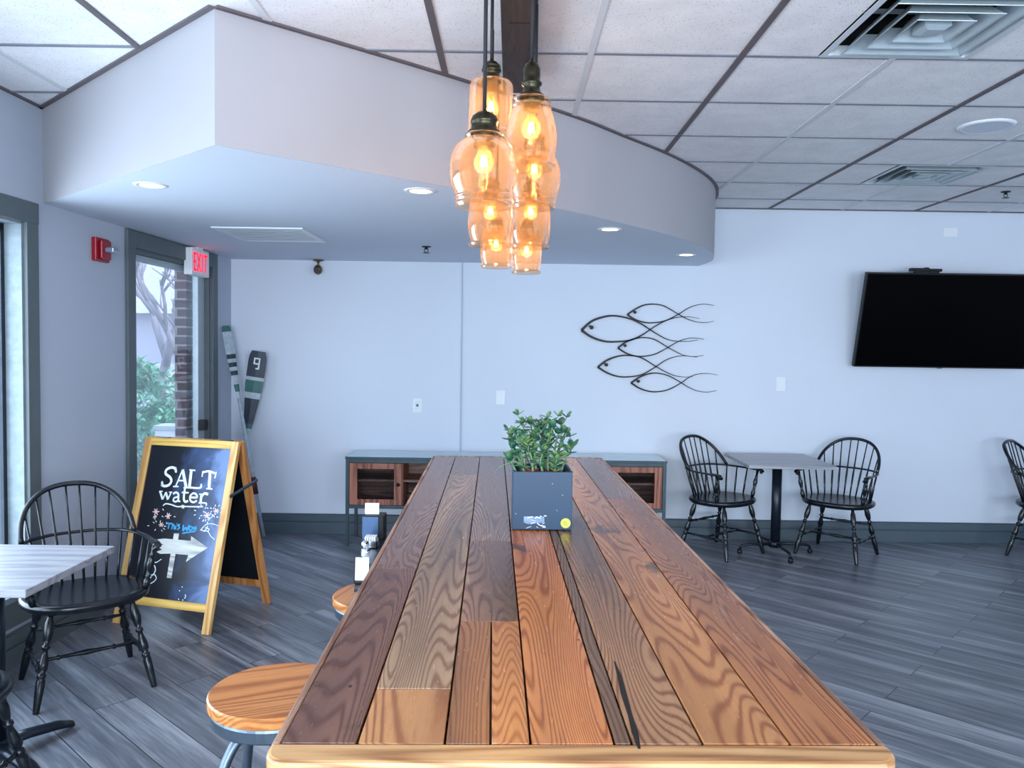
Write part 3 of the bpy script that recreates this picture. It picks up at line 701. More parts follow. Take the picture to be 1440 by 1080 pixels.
# ------------------------------------------------------------------ windsor chairs
LEGP = [(0, .011), (.05, .012), (.10, .018), (.20, .0215), (.27, .017), (.32, .010), (.335, .017), (.36, .017), (.375, .0105), (.42, .013), (.50, .021), (.56, .021), (.60, .012), (.615, .018), (.645, .019), (.66, .015), (.68, .019), (.80, .018), (.985, .013), (1, .012)]
STRP = [(0, .007), (.12, .009), (.20, .008), (.22, .013), (.25, .008), (.40, .010), (.5, .014), (.60, .010), (.75, .008), (.78, .013), (.80, .008), (.88, .009), (1, .007)]
POSTP = [(0, .012), (.08, .016), (.18, .017), (.25, .009), (.28, .015), (.31, .009), (.42, .013), (.55, .018), (.65, .014), (.72, .009), (.75, .014), (.78, .009), (1, .011)]
def make_chair(arms=True):
    t = thing('windsor_chair', (0, 0, 0), '', 'chair')
    SW, SD = .272, .232
    rings = [(.80, .395), (.93, .400), (.99, .413), (1.0, .425), (.985, .438), (.95, .443), (.80, .440), (.45, .430)]
    mb = MB(); N = 40; vr = []
    for s_, z in rings:
        rr = []
        for k in range(N):
            a = 2*PI*k/N; c_, n_ = math.cos(a), math.sin(a); e = .82
            x = SW*s_*math.copysign(abs(c_)**e, c_); y = SD*s_*math.copysign(abs(n_)**e, n_)
            if y < 0: x *= 1-.05*abs(y)/SD
            rr.append(mb.bm.verts.new((x, y, z)))
        vr.append(rr)
    for a, b in zip(vr, vr[1:]):
        for k in range(N): mb.bm.faces.new((a[k], a[(k+1) % N], b[(k+1) % N], b[k]))
    mb.bm.faces.new(vr[0][::-1]); mb.bm.faces.new(vr[-1])
    mb.build('seat', 'black', t, smooth=True)
    top, foot = {}, {}
    for sx in (-1, 1):
        for sy in (-1, 1):
            top[sx, sy] = Vector((sx*.165, sy*.135, .402)); foot[sx, sy] = Vector((sx*.24, sy*.226, 0))
            MB().turned(top[sx, sy], foot[sx, sy], LEGP, 12).build('leg', 'black', t, smooth=True)
    L = lambda sx, sy, q: top[sx, sy].lerp(foot[sx, sy], q)
    for sx in (-1, 1): MB().turned(L(sx, -1, .63), L(sx, 1, .63), STRP, 10).build('stretcher', 'black', t, smooth=True)
    MB().turned((L(-1, -1, .63)+L(-1, 1, .63))/2, (L(1, -1, .63)+L(1, 1, .63))/2, STRP, 10).build('stretcher', 'black', t, smooth=True)
    MB().turned(L(-1, 1, .40), L(1, 1, .40), STRP, 10).build('stretcher', 'black', t, smooth=True)
    ZA = .655
    if not arms:
        bow = []
        for k in range(41):
            th = PI*k/40; s_ = math.sin(th); z = .436+.43*s_**.8; bow.append((.205*math.copysign(abs(math.cos(th))**.55, math.cos(th))*(1 if z < .6 else 1), .14+.16*(z-.436)/.43, z))
        MB().tube(bow, .0125, 10).build('bow', 'black', t, smooth=True)
        for k in range(7):
            u = (k-3)/3; tp = min(bow[6:35], key=lambda p: abs(p[0]-.17*u)); MB().turned((.14*u, .17-.02*u*u, .436), tp, [(0, .0055), (.35, .008), (1, .0045)], 8).build('spindle', 'black', t, smooth=True)
        return t
    # arm rail: bent U with scrolled hands
    rail = smooth_path([(-.262, -.165, ZA-.028), (-.268, -.172, ZA-.012), (-.270, -.150, ZA), (-.272, -.03, ZA), (-.262, .09, ZA+.002), (-.21, .20, ZA+.006), (-.11, .255, ZA+.010), (0, .27, ZA+.010), (.11, .255, ZA+.010), (.21, .20, ZA+.006), (.262, .09, ZA+.002), (.272, -.03, ZA), (.270, -.150, ZA), (.268, -.172, ZA-.012), (.262, -.165, ZA-.028)], 6)
    n = len(rail); rad = [.020 if (k < 16 or k > n-17) else .014 for k in range(n)]
    MB().tube(rail, rad, 10, flat=.55, upv=(0, 0, 1)).build('arm_rail', 'black', t, smooth=True)
    for sx in (-1, 1): MB().turned((sx*.232, -.115, .438), (sx*.268, -.135, ZA-.004), POSTP, 12).build('arm_post', 'black', t, smooth=True)
    # bow
    bow = []
    for k in range(33):
        th = PI*k/32; s_ = math.sin(th)
        x = .243*math.copysign(abs(math.cos(th))**.9, math.cos(th)); z = ZA+.008+.235*s_**.85
        y = .145+.125*min(1, s_*1.15)**.8+.055*s_
        bow.append((x, y, z))
    MB().tube(bow, .0125, 10).build('bow', 'black', t, smooth=True)
    def bow_at(x):
        b_ = min(bow[4:29], key=lambda p: abs(p[0]-x)); return Vector(b_)
    for k in range(8):
        u = (k-3.5)/3.5
        sb = Vector((.165*u, .185-.035*u*u, .436)); tp = bow_at(.218*u)
        mid = sb.lerp(tp, .48); prof = [(0, .0055), (.25, .0075), (.38, .0082), (.6, .0055), (1, .0045)]
        MB().turned(sb, tp, prof, 8).build('spindle', 'black', t, smooth=True)
    for sx in (-1, 1):
        for q, (x0, y0, x1, y1) in enumerate(((.205, .12, .245, .145), (.232, .055, .266, .060), (.242, -.02, .271, -.035))):
            MB().turned((sx*x0, y0, .436), (sx*x1, y1, ZA), [(0, .0055), (.4, .008), (1, .005)], 8).build('spindle', 'black', t, smooth=True)
    return t
ch = make_chair(); ch['group'] = 'black windsor armchairs'
def put(o, x, y, rz, label): o.location = (x, y, 0); o.rotation_euler.z = R(rz); o['label'] = label; return o
put(ch, -1.968, 3.723, 38, 'black Windsor armchair beside the chalkboard sign, behind the left table')
put(copy_tree(ch), 1.70, 6.37, 39, 'black Windsor armchair left of the square table by the back wall')
put(copy_tree(ch), 2.607, 6.344, -43, 'black Windsor armchair right of the square table by the back wall')
put(copy_tree(ch), 4.31, 6.35, 39, 'black Windsor armchair cut off by the right edge of the photo')
put(make_chair(False), -1.93, 2.60, 180, 'black wooden chair at the lower left corner, only its seat edge and a leg showing')

# ------------------------------------------------------------------ cafe tables
def make_cafe(wd, dp, rough_edge='steel'):
    t = thing('cafe_table', (0, 0, 0), '', 'table')
    MB().b2((-wd/2, -dp/2, .722), (wd/2, dp/2, .75)).build('tabletop', 'greytop', t, bevel=.003)
    MB().tube([(0, 0, .06), (0, 0, .712)], .038, 20).build('pedestal', 'blackmetal', t, smooth=True)
    MB().box((0, 0, .715), (.3, .3, .014)).build('mounting_plate', 'blackmetal', t)
    return t
cafe = make_cafe(.62, .62); cafe.location = (-1.955, 3.03, 0); cafe['label'] = 'square grey-topped cafe table at the left edge by the window'
MB().lathe([(0, .03), (.07, .03), (.07, .05), (.045, .075), (0, .075)]).build('hub', 'blackmetal', cafe, smooth=True)
for k in range(4):
    a = R(58+90*k); u = Vector((math.cos(a), math.sin(a), 0))
    w = MB().tube([u*.03+Vector((0, 0, .05)), u*.12+Vector((0, 0, .048)), u*.24+Vector((0, 0, .034)), u*.295+Vector((0, 0, .018))], [.036, .032, .030, .024], 12, flat=.55, upv=(0, 0, 1))
    w.build('foot', 'blackmetal', cafe, smooth=True)
c2 = make_cafe(.66, .70); c2.location = (2.125, 6.36, 0); c2['label'] = 'square grey-topped pedestal table near the back wall under the television'
MB().lathe([(0, .05), (.05, .05), (.05, .085), (.04, .10), (0, .10)]).build('hub', 'blackmetal', c2, smooth=True)
for k in range(4):
    a = R(-85+90*k); u = Vector((math.cos(a), math.sin(a), 0))
    ft = MB().tube([u*.03+Vector((0, 0, .075)), u*.20+Vector((0, 0, .07)), u*.27+Vector((0, 0, .062)), u*.29+Vector((0, 0, .04))], [.014, .012, .011, .010], 10).build('foot', 'blackmetal', c2, smooth=True)
    MB().lathe([(0, 0), (.017, 0), (.02, .008), (.017, .03), (.008, .036), (0, .036)], tuple(u*.29)).build('caster', 'blackiron', ft, smooth=True)

# ------------------------------------------------------------------ sandwich board
sb = thing('sandwich_board', (-1.859, 4.740, 0), 'yellow-pine A-frame chalkboard sign reading Salt water, with a painted arrow', 'sign', rz=R(-16.2))
AP, FT, HW = 1.035, .293, .32
tilt = math.atan2(FT-.015, AP)
def leafpanel(front):
    s_ = -1 if front else 1
    e = bpy.data.objects.new('front_panel' if front else 'back_panel', None); COL.objects.link(e); e.parent = sb; e.empty_display_size = .05
    e.location = (0, s_*(.015), AP); e.rotation_euler = ((-1 if front else 1)*tilt, 0, 0)
    return e
Ls = AP/math.cos(tilt)
# panels are meshes in world-of-sign coords, built from a tilted frame
def TM(front):
    s_ = -1 if front else 1
    return Matrix.Translation((0, s_*.017, AP)) @ Matrix.Rotation(s_*tilt, 4, 'X')
def panel(front):
    T = TM(front); mat = 'pine' if front else 'pine2'
    w = MB(); sw = .045; th = .028
    w.b2((-HW, -th/2, -Ls), (-HW+sw, th/2, 0)); w.b2((HW-sw, -th/2, -Ls), (HW, th/2, 0))
    o = w.build('front_frame' if front else 'back_frame', mat, sb, bevel=.002); o.matrix_local = T
    for za, zc in ((-sw, 0), (-Ls+.115, -Ls+.115+sw)): MB().b2((-HW+sw, -th/2, za), (HW-sw, th/2, zc)).build('rail', 'pinex' if front else 'pine2', o, bevel=.002)
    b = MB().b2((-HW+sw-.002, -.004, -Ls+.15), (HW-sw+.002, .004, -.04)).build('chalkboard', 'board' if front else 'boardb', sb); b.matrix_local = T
    return o, b
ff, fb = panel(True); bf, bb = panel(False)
# metal hinge strap and side stay
for s_ in (-1, 1):
    MB().tube([(s_*(HW+.004), -.118, .735), (s_*(HW+.004), .15, .79)], .011, 6, flat=.3, upv=(1, 0, 0)).build('stay_bar', 'steel', sb)
    MB().b2((s_*.215-.035, -.02, AP-.012), (s_*.215+.035, .02, AP+.004)).build('hinge', 'steel', sb)
# drawing on the board, traced in the plane of the board
sbm = Matrix.Translation((-1.859, 4.740, 0)) @ Matrix.Rotation(R(-16.2), 4, 'Z') @ TM(True)
pn = (sbm.to_3x3() @ Vector((0, -1, 0))).normalized(); pp = sbm @ Vector((0, -.0045, 0)); inv = sbm.inverted()
def bp(x, y):   # crop pixel (4.912 per photo px, origin 180,640) -> board-local x,z
    q = inv @ oplane(180+x/4.912, 640+y/4.912, pp, pn); return (q.x, q.z)
def stroke(mb, pts, w0, w1=None, n=6, y=-.0052):
    w1 = w0 if w1 is None else w1
    P = smooth_path([(*bp(*p), 0) for p in pts], n) if len(pts) > 2 else [Vector((*bp(*p), 0)) for p in pts]
    N = len(P); prev = None
    for i, p in enumerate(P):
        d = (P[min(i+1, N-1)]-P[max(i-1, 0)]); d = d.normalized() if d.length > 1e-7 else Vector((1, 0, 0)); nn = Vector((-d.y, d.x, 0))*(w0+(w1-w0)*i/max(1, N-1))/2/1000*1.05+Vector((-d.y, d.x, 0))*.0009
        a, b = (p+nn), (p-nn); cur = (mb.bm.verts.new((a.x, y, a.y)), mb.bm.verts.new((b.x, y, b.y)))
        if prev: mb.bm.faces.new((prev[0], prev[1], cur[1], cur[0]))
        prev = cur
def fin(mb, name, mat, par=fb):
    o = mb.build(name, mat, par, fix=False); return o
mb = MB()
# S A L T
stroke(mb, [(333, 118), (325, 92), (297, 86), (266, 102), (262, 130), (290, 152), (300, 178), (284, 205), (255, 214), (238, 206), (236, 186)], 13)
stroke(mb, [(330, 84), (334, 122)], 6); stroke(mb, [(236, 180), (232, 216)], 6)
stroke(mb, [(378, 100), (330, 216)], 7); stroke(mb, [(378, 100), (402, 222)], 16); stroke(mb, [(346, 176), (394, 176)], 7)
stroke(mb, [(312, 217), (350, 217)], 6); stroke(mb, [(384, 224), (424, 226)], 6)
stroke(mb, [(438, 106), (424, 224)], 16); stroke(mb, [(424, 102), (466, 106)], 6); stroke(mb, [(420, 224), (500, 226), (506, 198)], 9, n=4); stroke(mb, [(508, 200), (500, 224)], 7)
stroke(mb, [(568, 116), (560, 230)], 16); stroke(mb, [(518, 118), (560, 112), (608, 128)], 10); stroke(mb, [(518, 110), (512, 150)], 6); stroke(mb, [(610, 116), (600, 160)], 6); stroke(mb, [(540, 232), (584, 234)], 6)
# water
stroke(mb, [(222, 250), (240, 306)], 11); stroke(mb, [(240, 306), (262, 256)], 7); stroke(mb, [(262, 256), (276, 308)], 11); stroke(mb, [(276, 308), (298, 258)], 7); stroke(mb, [(216, 250), (240, 250)], 5); stroke(mb, [(284, 256), (306, 256)], 5)
stroke(mb, [(312, 268), (330, 258), (348, 270), (348, 318)], 10); stroke(mb, [(346, 288), (320, 296), (314, 314), (332, 322), (348, 308)], 8); stroke(mb, [(346, 318), (362, 320)], 7)
stroke(mb, [(394, 226), (386, 300), (396, 322), (416, 316)], 11); stroke(mb, [(372, 258), (420, 260)], 7)
stroke(mb, [(432, 292), (476, 292), (470, 270), (450, 264), (430, 284), (432, 314), (454, 326), (476, 314)], 9)
stroke(mb, [(508, 272), (502, 328)], 13); stroke(mb, [(506, 292), (526, 266), (554, 270)], 11, 13); stroke(mb, [(492, 270), (510, 270)], 5); stroke(mb, [(488, 330), (540, 332), (540, 350)], 6, n=3)
# scroll rule with a star
stroke(mb, [(242, 350), (262, 336), (300, 342), (340, 356), (378, 354), (430, 356), (520, 356)], 5)
for a in range(3): stroke(mb, [(380-14*math.cos(a*1.05), 356-14*math.sin(a*1.05)), (380+14*math.cos(a*1.05), 356+14*math.sin(a*1.05))], 4)
fin(mb, 'lettering', 'chalk')
mb = MB()   # This Way
stroke(mb, [(264, 470), (304, 474)], 7); stroke(mb, [(286, 472), (278, 508)], 7)
stroke(mb, [(312, 470), (302, 512)], 6); stroke(mb, [(305, 494), (318, 484), (320, 514)], 6); stroke(mb, [(332, 486), (328, 514)], 6); stroke(mb, [(336, 472), (338, 476)], 6)
stroke(mb, [(360, 480), (344, 484), (356, 500), (340, 516)], 7)
stroke(mb, [(384, 482), (380, 522), (400, 498), (406, 520), (424, 482)], 7, n=4)
stroke(mb, [(444, 494), (426, 496), (424, 516), (442, 514), (446, 494), (442, 520)], 6, n=4)
stroke(mb, [(454, 494), (456, 514), (470, 494), (464, 524), (420, 532), (376, 540)], 6)
fin(mb, 'blue_lettering', 'chalkblue')
# arrow on a post
def poly(mb, pts, y): mb.bm.faces.new([mb.bm.verts.new((bp(*p)[0], y, bp(*p)[1])) for p in pts])
mb = MB(); poly(mb, [(318, 540), (354, 540), (300, 850), (268, 846)], -.0052); fin(mb, 'painted_post', 'arrow')
mb = MB(); poly(mb, [(202, 582), (250, 576), (434, 592), (438, 560), (552, 640), (400, 738), (418, 690), (300, 680), (222, 682), (198, 668), (236, 652), (206, 634), (244, 618), (210, 602)], -.0058); fin(mb, 'painted_arrow', 'arrow')
rnd = random.Random(3)
def flower(mb, x, y, r, n=6):
    for k in range(n): a = k*2*PI/n+rnd.uniform(-.2, .2); stroke(mb, [(x, y), (x+r*math.cos(a), y+r*math.sin(a))], 7, 3)
mb = MB()
for x, y, r in ((194, 392, 24), (278, 420, 22), (230, 480, 18), (545, 414, 24), (610, 386, 20), (190, 424, 10)): flower(mb, x, y, r)
fin(mb, 'painted_flower', 'chalkpink')
mb = MB()
for k in range(46):
    cx, cy = rnd.choice(((200, 400), (270, 420), (215, 490), (548, 414), (600, 390), (520, 400), (560, 420)))
    a, q = rnd.uniform(0, 6.28), rnd.uniform(28, 62); x, y = cx+q*math.cos(a)*1.1, cy+q*math.sin(a)*.85
    stroke(mb, [(x, y), (x+14*math.cos(a), y+14*math.sin(a))], 4, 1.5)
stroke(mb, [(500, 520), (540, 480), (590, 476), (645, 498)], 3, 1); stroke(mb, [(508, 518), (530, 522), (552, 490)], 3); stroke(mb, [(524, 526), (552, 526), (572, 560), (600, 584)], 3, 1); stroke(mb, [(535, 500), (560, 512), (548, 530)], 3)
# tentacle curls at the left
stroke(mb, [(150, 720), (190, 742), (232, 718)], 5, 2); stroke(mb, [(146, 745), (176, 754), (190, 790), (172, 828), (146, 826)], 5); stroke(mb, [(146, 860), (176, 822), (196, 850), (170, 880), (136, 890)], 5, 2)
for x, y in ((374, 910), (356, 936), (350, 994), (396, 966), (392, 986), (378, 1000), (398, 976)): stroke(mb, [(x-3, y), (x+4, y+2)], 4)
fin(mb, 'chalk_marks', 'chalk')

# ------------------------------------------------------------------ console cabinet
cx0, cx1, cyf, cyb, cz0, cz1 = -1.302, 1.25, 6.375, 6.775, .305, .722
cab = thing('media_console', ((cx0+cx1)/2, (cyf+cyb)/2, 0), 'long wood and metal console with mesh doors against the back wall', 'cabinet')
W2, D2 = (cx1-cx0)/2, (cyb-cyf)/2; fr = .028
MB().b2((-W2-.004, -D2-.004, cz1-.022), (W2+.004, D2, cz1-.003)).build('top', 'slatebox', cab, bevel=.002)
MB().b2((-W2+.004, -D2+.004, cz1-.004), (W2-.004, D2, cz1)).build('top_panel', 'paletop', cab, bevel=.001)
w = MB()
for sx in (-1, 1):
    for y in (-D2, D2-fr): w.b2((sx*W2, y, cz0), (sx*(W2-fr), y+fr, cz1-.022))
w.b2((-W2+fr, -D2, cz0), (W2-fr, -D2+fr, cz0+fr)); w.b2((-W2+fr, -D2, cz1-.05), (W2-fr, -D2+fr, cz1-.022))
w.build('frame', 'slatebox', cab, bevel=.0015)
for x in (-W2+.012, -W2*.33, W2*.33, W2-.012):
    for y in (-D2+.014, D2-.014): MB().b2((x-.012, y-.012, 0), (x+.012, y+.012, cz0)).build('leg', 'slatebox', cab)
w = MB(); w.b2((-W2+fr, D2-.012, cz0), (W2-fr, D2-.004, cz1-.022)); w.build('back_panel', 'consolewoodx', cab)
for za, zc, ya in ((cz0+.004, cz0+.02, fr), (.515, .533, .05)): MB().b2((-W2+fr, -D2+ya, za), (W2-fr, D2-.012, zc)).build('shelf', 'consolewoodx', cab)
bay = (2*W2-2*fr)/6
for k in range(0, 7):
    x = -W2+fr+bay*k; MB().b2((x-.010, -D2+fr, cz0+.02), (x+.010, D2-.012, cz1-.022)).build('divider', 'consolewood', cab)
dz0, dz1 = cz0+fr+.003, cz1-.053
def cdoor(x0, x1, hinge):
    sw = .062
    o = bpy.data.objects.new('door', None); COL.objects.link(o); o.parent = cab; o.empty_display_size = .05
    for xa in (x0, x1-sw): MB().b2((xa, -D2-.004, dz0), (xa+sw, -D2+.018, dz1)).build('door_stile', 'consolewood', o, bevel=.002)
    for za in (dz0, dz1-.045): MB().b2((x0+sw, -D2-.003, za), (x1-sw, -D2+.017, za+.045)).build('door_rail', 'consolewood', o)
    w = MB(); a, b, c, d_ = x0+sw, x1-sw, dz0+.045, dz1-.045
    st_ = .021
    # diagonal wire mesh clipped to the opening
    Wd, Hd = b-a, d_-c
    for sgn in (-1, 1):
        k = -Hd
        while k < Wd+Hd:
            if sgn > 0: p0, p1 = (k, 0), (k+Hd, Hd)
            else: p0, p1 = (k, Hd), (k+Hd, 0)
            t0, t1 = max(0, (0-p0[0])/Hd), min(1, (Wd-p0[0])/Hd)
            if t1 > t0+.01:
                q0 = (a+p0[0]+Hd*t0, c+p0[1]+(p1[1]-p0[1])*t0); q1 = (a+p0[0]+Hd*t1, c+p0[1]+(p1[1]-p0[1])*t1)
                w.tube([(q0[0], -D2+.006, q0[1]), (q1[0], -D2+.006, q1[1])], .0016, 4)
            k += st_
    w.build('mesh', 'blackiron', o)
    hx = x1-.028 if hinge < 0 else x0+.028
    MB().lathe([(0, 0), (.006, 0), (.006, .010), (.015, .014), (.012, .024), (0, .027)], seg=14).build('knob', 'blackiron', o, smooth=True)
    kn = o.children[-1]
    for q in o.children:
        if q.name.startswith('knob'): q.location = (hx, -D2-.004, (dz0+dz1)/2); q.rotation_euler = (PI/2, 0, 0)
X0 = -W2+fr+.004
cdoor(X0, -W2+fr+bay-.004+.02-.012, -1); cdoor(-W2+fr+bay*5+.004-.008, W2-fr-.004, 1)
cdoor(-W2+fr+bay*2+.012, -W2+fr+bay*3-.002, -1); cdoor(-W2+fr+bay*3+.002, -W2+fr+bay*4-.012, 1)
# wrought scroll insert in the open bays
def scroll(x0, x1, name):
    w = MB(); y = -D2+.075; z0, z1 = cz0+.028, .505; r = .004
    for z in (z0+.004, (z0+z1)/2, z1-.006): w.tube([(x0, y, z), (x1, y, z)], r, 6)
    for x in (x0, x1): w.tube([(x, y, z0), (x, y, z1)], r, 6)
    n = 3; cw = (x1-x0)/n
    for k in range(n):
        for m_, zc in ((1, (z0+(z0+z1)/2)/2+.002), (-1, (z1+(z0+z1)/2)/2-.002)):
            cx = x0+cw*(k+.5); P_ = []
            for q in range(26):
                th = q/25*4.5*PI/1.5; rr = .030*(1-q/30); P_.append((cx+m_*rr*math.cos(th)*1.1, y, zc+rr*math.sin(th)))
            w.tube(P_, .0035, 5)
    return w.build(name, 'blackiron', cab, smooth=True)
scroll(-W2+fr+bay+.03, -W2+fr+bay*2-.02, 'scroll_grille'); scroll(-W2+fr+bay*4+.03, -W2+fr+bay*5-.03, 'scroll_grille')

# ------------------------------------------------------------------ fish sculpture
fs = thing('fish_sculpture', (1.2, YB-.004, 1.5), 'black metal wall art of five outlined fish on the back wall', 'wall art')
FY = -.024
def fp(x, y): q = oy(800+x/6.26, 410+y/6.26, YB-.028); return Vector((q.x-1.2, FY, q.z-1.5))
def fishline(mb, pts, w0, w1):
    P_ = smooth_path([fp(*p) for p in pts], 9); N = len(P_); front = []
    for i, p in enumerate(P_):
        d = (P_[min(i+1, N-1)]-P_[max(i-1, 0)]).normalized(); nn = Vector((-d.z, 0, d.x))*((w0+(w1-w0)*(i/(N-1))**.8)/2)
        front.append([mb.bm.verts.new(v) for v in (p+nn, p-nn, p-nn+Vector((0, .006, 0)), p+nn+Vector((0, .006, 0)))])
    for a, b in zip(front, front[1:]):
        for k in range(4): mb.bm.faces.new((a[k], a[(k+1) % 4], b[(k+1) % 4], b[k]))
    mb.bm.faces.new(front[0]); mb.bm.faces.new(front[-1][::-1])
FISH = [
 ([(110, 340), (200, 262), (310, 222), (410, 214), (540, 240), (640, 287), (715, 335), (800, 388), (880, 425), (960, 438), (1060, 438), (1140, 425)], [(110, 340), (200, 400), (310, 437), (410, 442), (540, 428), (640, 385), (715, 335), (800, 282), (900, 240), (980, 225), (1060, 222), (1150, 238)], (200, 316), 18, .024),
 ([(515, 203), (580, 158), (660, 120), (745, 111), (840, 128), (965, 200), (1040, 240), (1120, 266), (1200, 273), (1278, 262)], [(515, 203), (580, 244), (660, 270), (740, 275), (850, 256), (965, 200), (1040, 152), (1120, 120), (1200, 111), (1280, 123)], (582, 182), 14, .017),
 ([(432, 497), (500, 446), (580, 415), (660, 405), (760, 424), (873, 492), (940, 528), (1010, 560), (1100, 573), (1187, 562)], [(432, 497), (500, 540), (570, 565), (650, 571), (760, 550), (873, 492), (960, 442), (1040, 415), (1110, 409), (1190, 420)], (495, 476), 14, .017),
 ([(255, 665), (330, 608), (430, 570), (530, 562), (640, 584), (768, 660), (850, 706), (930, 740), (1010, 752), (1090, 750)], [(255, 665), (330, 712), (420, 745), (510, 752), (640, 732), (768, 660), (850, 606), (930, 576), (1010, 566), (1130, 578)], (330, 645), 16, .020),
 ([(548, 805), (620, 755), (700, 725), (780, 719), (880, 742), (990, 803), (1060, 845), (1130, 875), (1215, 886), (1300, 872)], [(548, 805), (620, 850), (700, 877), (780, 882), (880, 862), (990, 803), (1060, 755), (1130, 728), (1215, 721), (1312, 735)], (612, 790), 14, .017)]
for k, (a, b, e, er, w0) in enumerate(FISH):
    mb = MB(); fishline(mb, a, w0*.9, .003); fishline(mb, b, w0*.9, .003)
    o = mb.build('fish', 'blackiron', fs)
    c_ = fp(*e); mb = MB(); rr = er/6.26*6.8/1134
    mb.tube([c_, c_+Vector((0, .006, 0))], rr, 16); p2 = fp(e[0]-er*1.2, e[1]-er*.9); mb.tube([c_+Vector((0, .003, 0)), p2+Vector((0, .003, 0))], rr*.45, 6)
    mb.build('eye', 'blackiron', o)
mb = MB()
for x, y in ((410, 214), (715, 335), (768, 660), (780, 882), (745, 111)): p = fp(x, y); mb.tube([p+Vector((0, .006, 0)), p+Vector((0, .0277, 0))], .003, 8)
mb.build('standoff_pin', 'blackiron', fs)

# ------------------------------------------------------------------ television
TVb = oy(1202, 515, 6.70); TVt = oy(1218, 383, 6.50)
zb, zt = TVb.z, TVt.z; xl = 2.843; tw = 1.42
hh = math.hypot(zt-zb, .2); ta = math.atan2(.2, zt-zb)
tv = thing('television', (xl+tw/2, 6.70, zb), 'large black flat-screen television tilted forward high on the back wall', 'television')
T = Matrix.Rotation(ta, 4, 'X')
def tvp(mb, name, mat, par=tv, **k): o = mb.build(name, mat, par, **k); o.matrix_local = T if par == tv else Matrix.Identity(4); return o
w = MB(); bz = .010
w.b2((-tw/2, -.012, 0), (tw/2, .03, bz)); w.b2((-tw/2, -.012, hh-bz), (tw/2, .03, hh)); w.b2((-tw/2, -.012, bz), (-tw/2+bz, .03, hh-bz)); w.b2((tw/2-bz, -.012, bz), (tw/2, .03, hh-bz)); w.b2((-tw/2+bz, .0, bz), (tw/2-bz, .03, hh-bz))
tvp(w, 'bezel', 'blackiron')
tvp(MB().b2((-tw/2+bz, -.008, bz), (tw/2-bz, -.001, hh-bz)), 'screen', 'screen')
tvp(MB().b2((-.02, -.016, -.006), (.025, -.004, .003)), 'sensor', 'chrome')
MB().b2((-.25, .06, .3), (.25, .096, .5)).build('wall_mount', 'blackiron', tv)
w = MB(); w.b2((-.2, .03, hh*.45), (.2, .055, hh*.7)); tvp(w, 'rear_housing', 'blackiron')
ca = oy(1305, 383, 6.50)
t = thing('camera_bar', (ca.x-.0, 6.525, zt+.012), 'small black camera bar sitting on top of the television', 'camera')
MB().b2((-.135, -.02, .004), (.02, .02, .03)).build('body', 'blackiron', t, bevel=.004); MB().b2((.03, -.018, .004), (.12, .018, .026)).build('body', 'blackiron', t, bevel=.004)
MB().tube([(0, 0, .03), (0, 0, .036)], .018, 14).build('lens', 'darksteel', t); MB().b2((-.1, -.01, -.012), (.1, .01, .005)).build('foot', 'blackiron', t)

# ------------------------------------------------------------------ wall plates
def plate(px, py, label, kind, wd=.075, hg=.118):
    q = oy(px, py, YB); t = thing(kind, (q.x, YB-.0005, q.z), label, 'wall plate')
    MB().b2((-wd/2, -.006, -hg/2), (wd/2, 0, hg/2)).build('plate', 'white', t, bevel=.0015); return t
t = plate(587, 570, 'white wall socket plate left of the thin strip on the back wall', 'power_outlet')
MB().b2((-.017, -.008, -.034), (.017, -.005, .034)).build('socket', 'louvre', t); MB().b2((-.009, -.0095, -.01), (.009, -.0075, .01)).build('button', 'darksteel', t)
t = plate(704, 559, 'white switch plate on the back wall above the jade plant', 'light_switch'); MB().b2((-.017, -.009, -.034), (.017, -.005, .034)).build('rocker', 'white', t, bevel=.001)
t = plate(1098, 540, 'white switch plate on the back wall between fish art and television', 'light_switch'); MB().b2((-.017, -.009, -.034), (.017, -.005, .034)).build('rocker', 'white', t, bevel=.001)
t = plate(1336, 327, 'blank white cover plate high on the back wall above the television', 'cover_plate', .118, .075); MB().b2((-.05, -.007, -.03), (.05, -.0055, .03)).build('cover', 'white', t)

# ------------------------------------------------------------------ fire alarm strobe and exit sign
yc = 4.725; t = thing('fire_alarm', (LX(yc), yc, 2.135), 'red fire alarm strobe on the left wall between window and door', 'alarm', rz=math.atan2(-.0262, 1))
MB().b2((.001, -.075, -.068), (.03, .075, .068)).build('housing', 'red', t, bevel=.006)
MB().b2((.03, -.045, -.055), (.05, .06, .055)).build('cover', 'red', t, bevel=.008)
MB().b2((.05, -.028, -.016), (.105, .03, .014)).build('strobe_lens', 'chrome', t, bevel=.006)
es = thing('exit_sign', (-2.345, 6.03, 2.10), 'white illuminated box sign with red EXIT letters above the door', 'sign')
MB().b2((-.03, -.165, 0), (.03, .165, .195)).build('housing', 'white', es, bevel=.004)
MB().b2((-.03, -.05, .195), (.03, .05, .209)).build('canopy', 'white', es)
MB().lathe([(0, .0), (.0, .0)]).bm.free()
mb = MB(); x = .0315
def eb(y0, z0, y1, z1): mb.b2((x-.002, y0, z0), (x+.0015, y1, z1))
def ed(y0, z0, y1, z1, w_=.012):
    mb.tube([(x, y0, z0), (x, y1, z1)], w_/2, 4, upv=(1, 0, 0), flat=.3)
zl, zh, s_ = .03, .165, .017
eb(-.135, zl, -.135+s_, zh)
for z in (zl, (zl+zh)/2-s_/2, zh-s_): eb(-.135, z, -.085, z+s_)
ed(-.068, zl, -.010, zh, .021); ed(-.068, zh, -.010, zl, .021)
eb(.016, zl, .016+s_, zh)
eb(.055, zh-s_, .125, zh); eb(.082, zl, .082+s_, zh)
mb.build('letters', 'exitred', es)

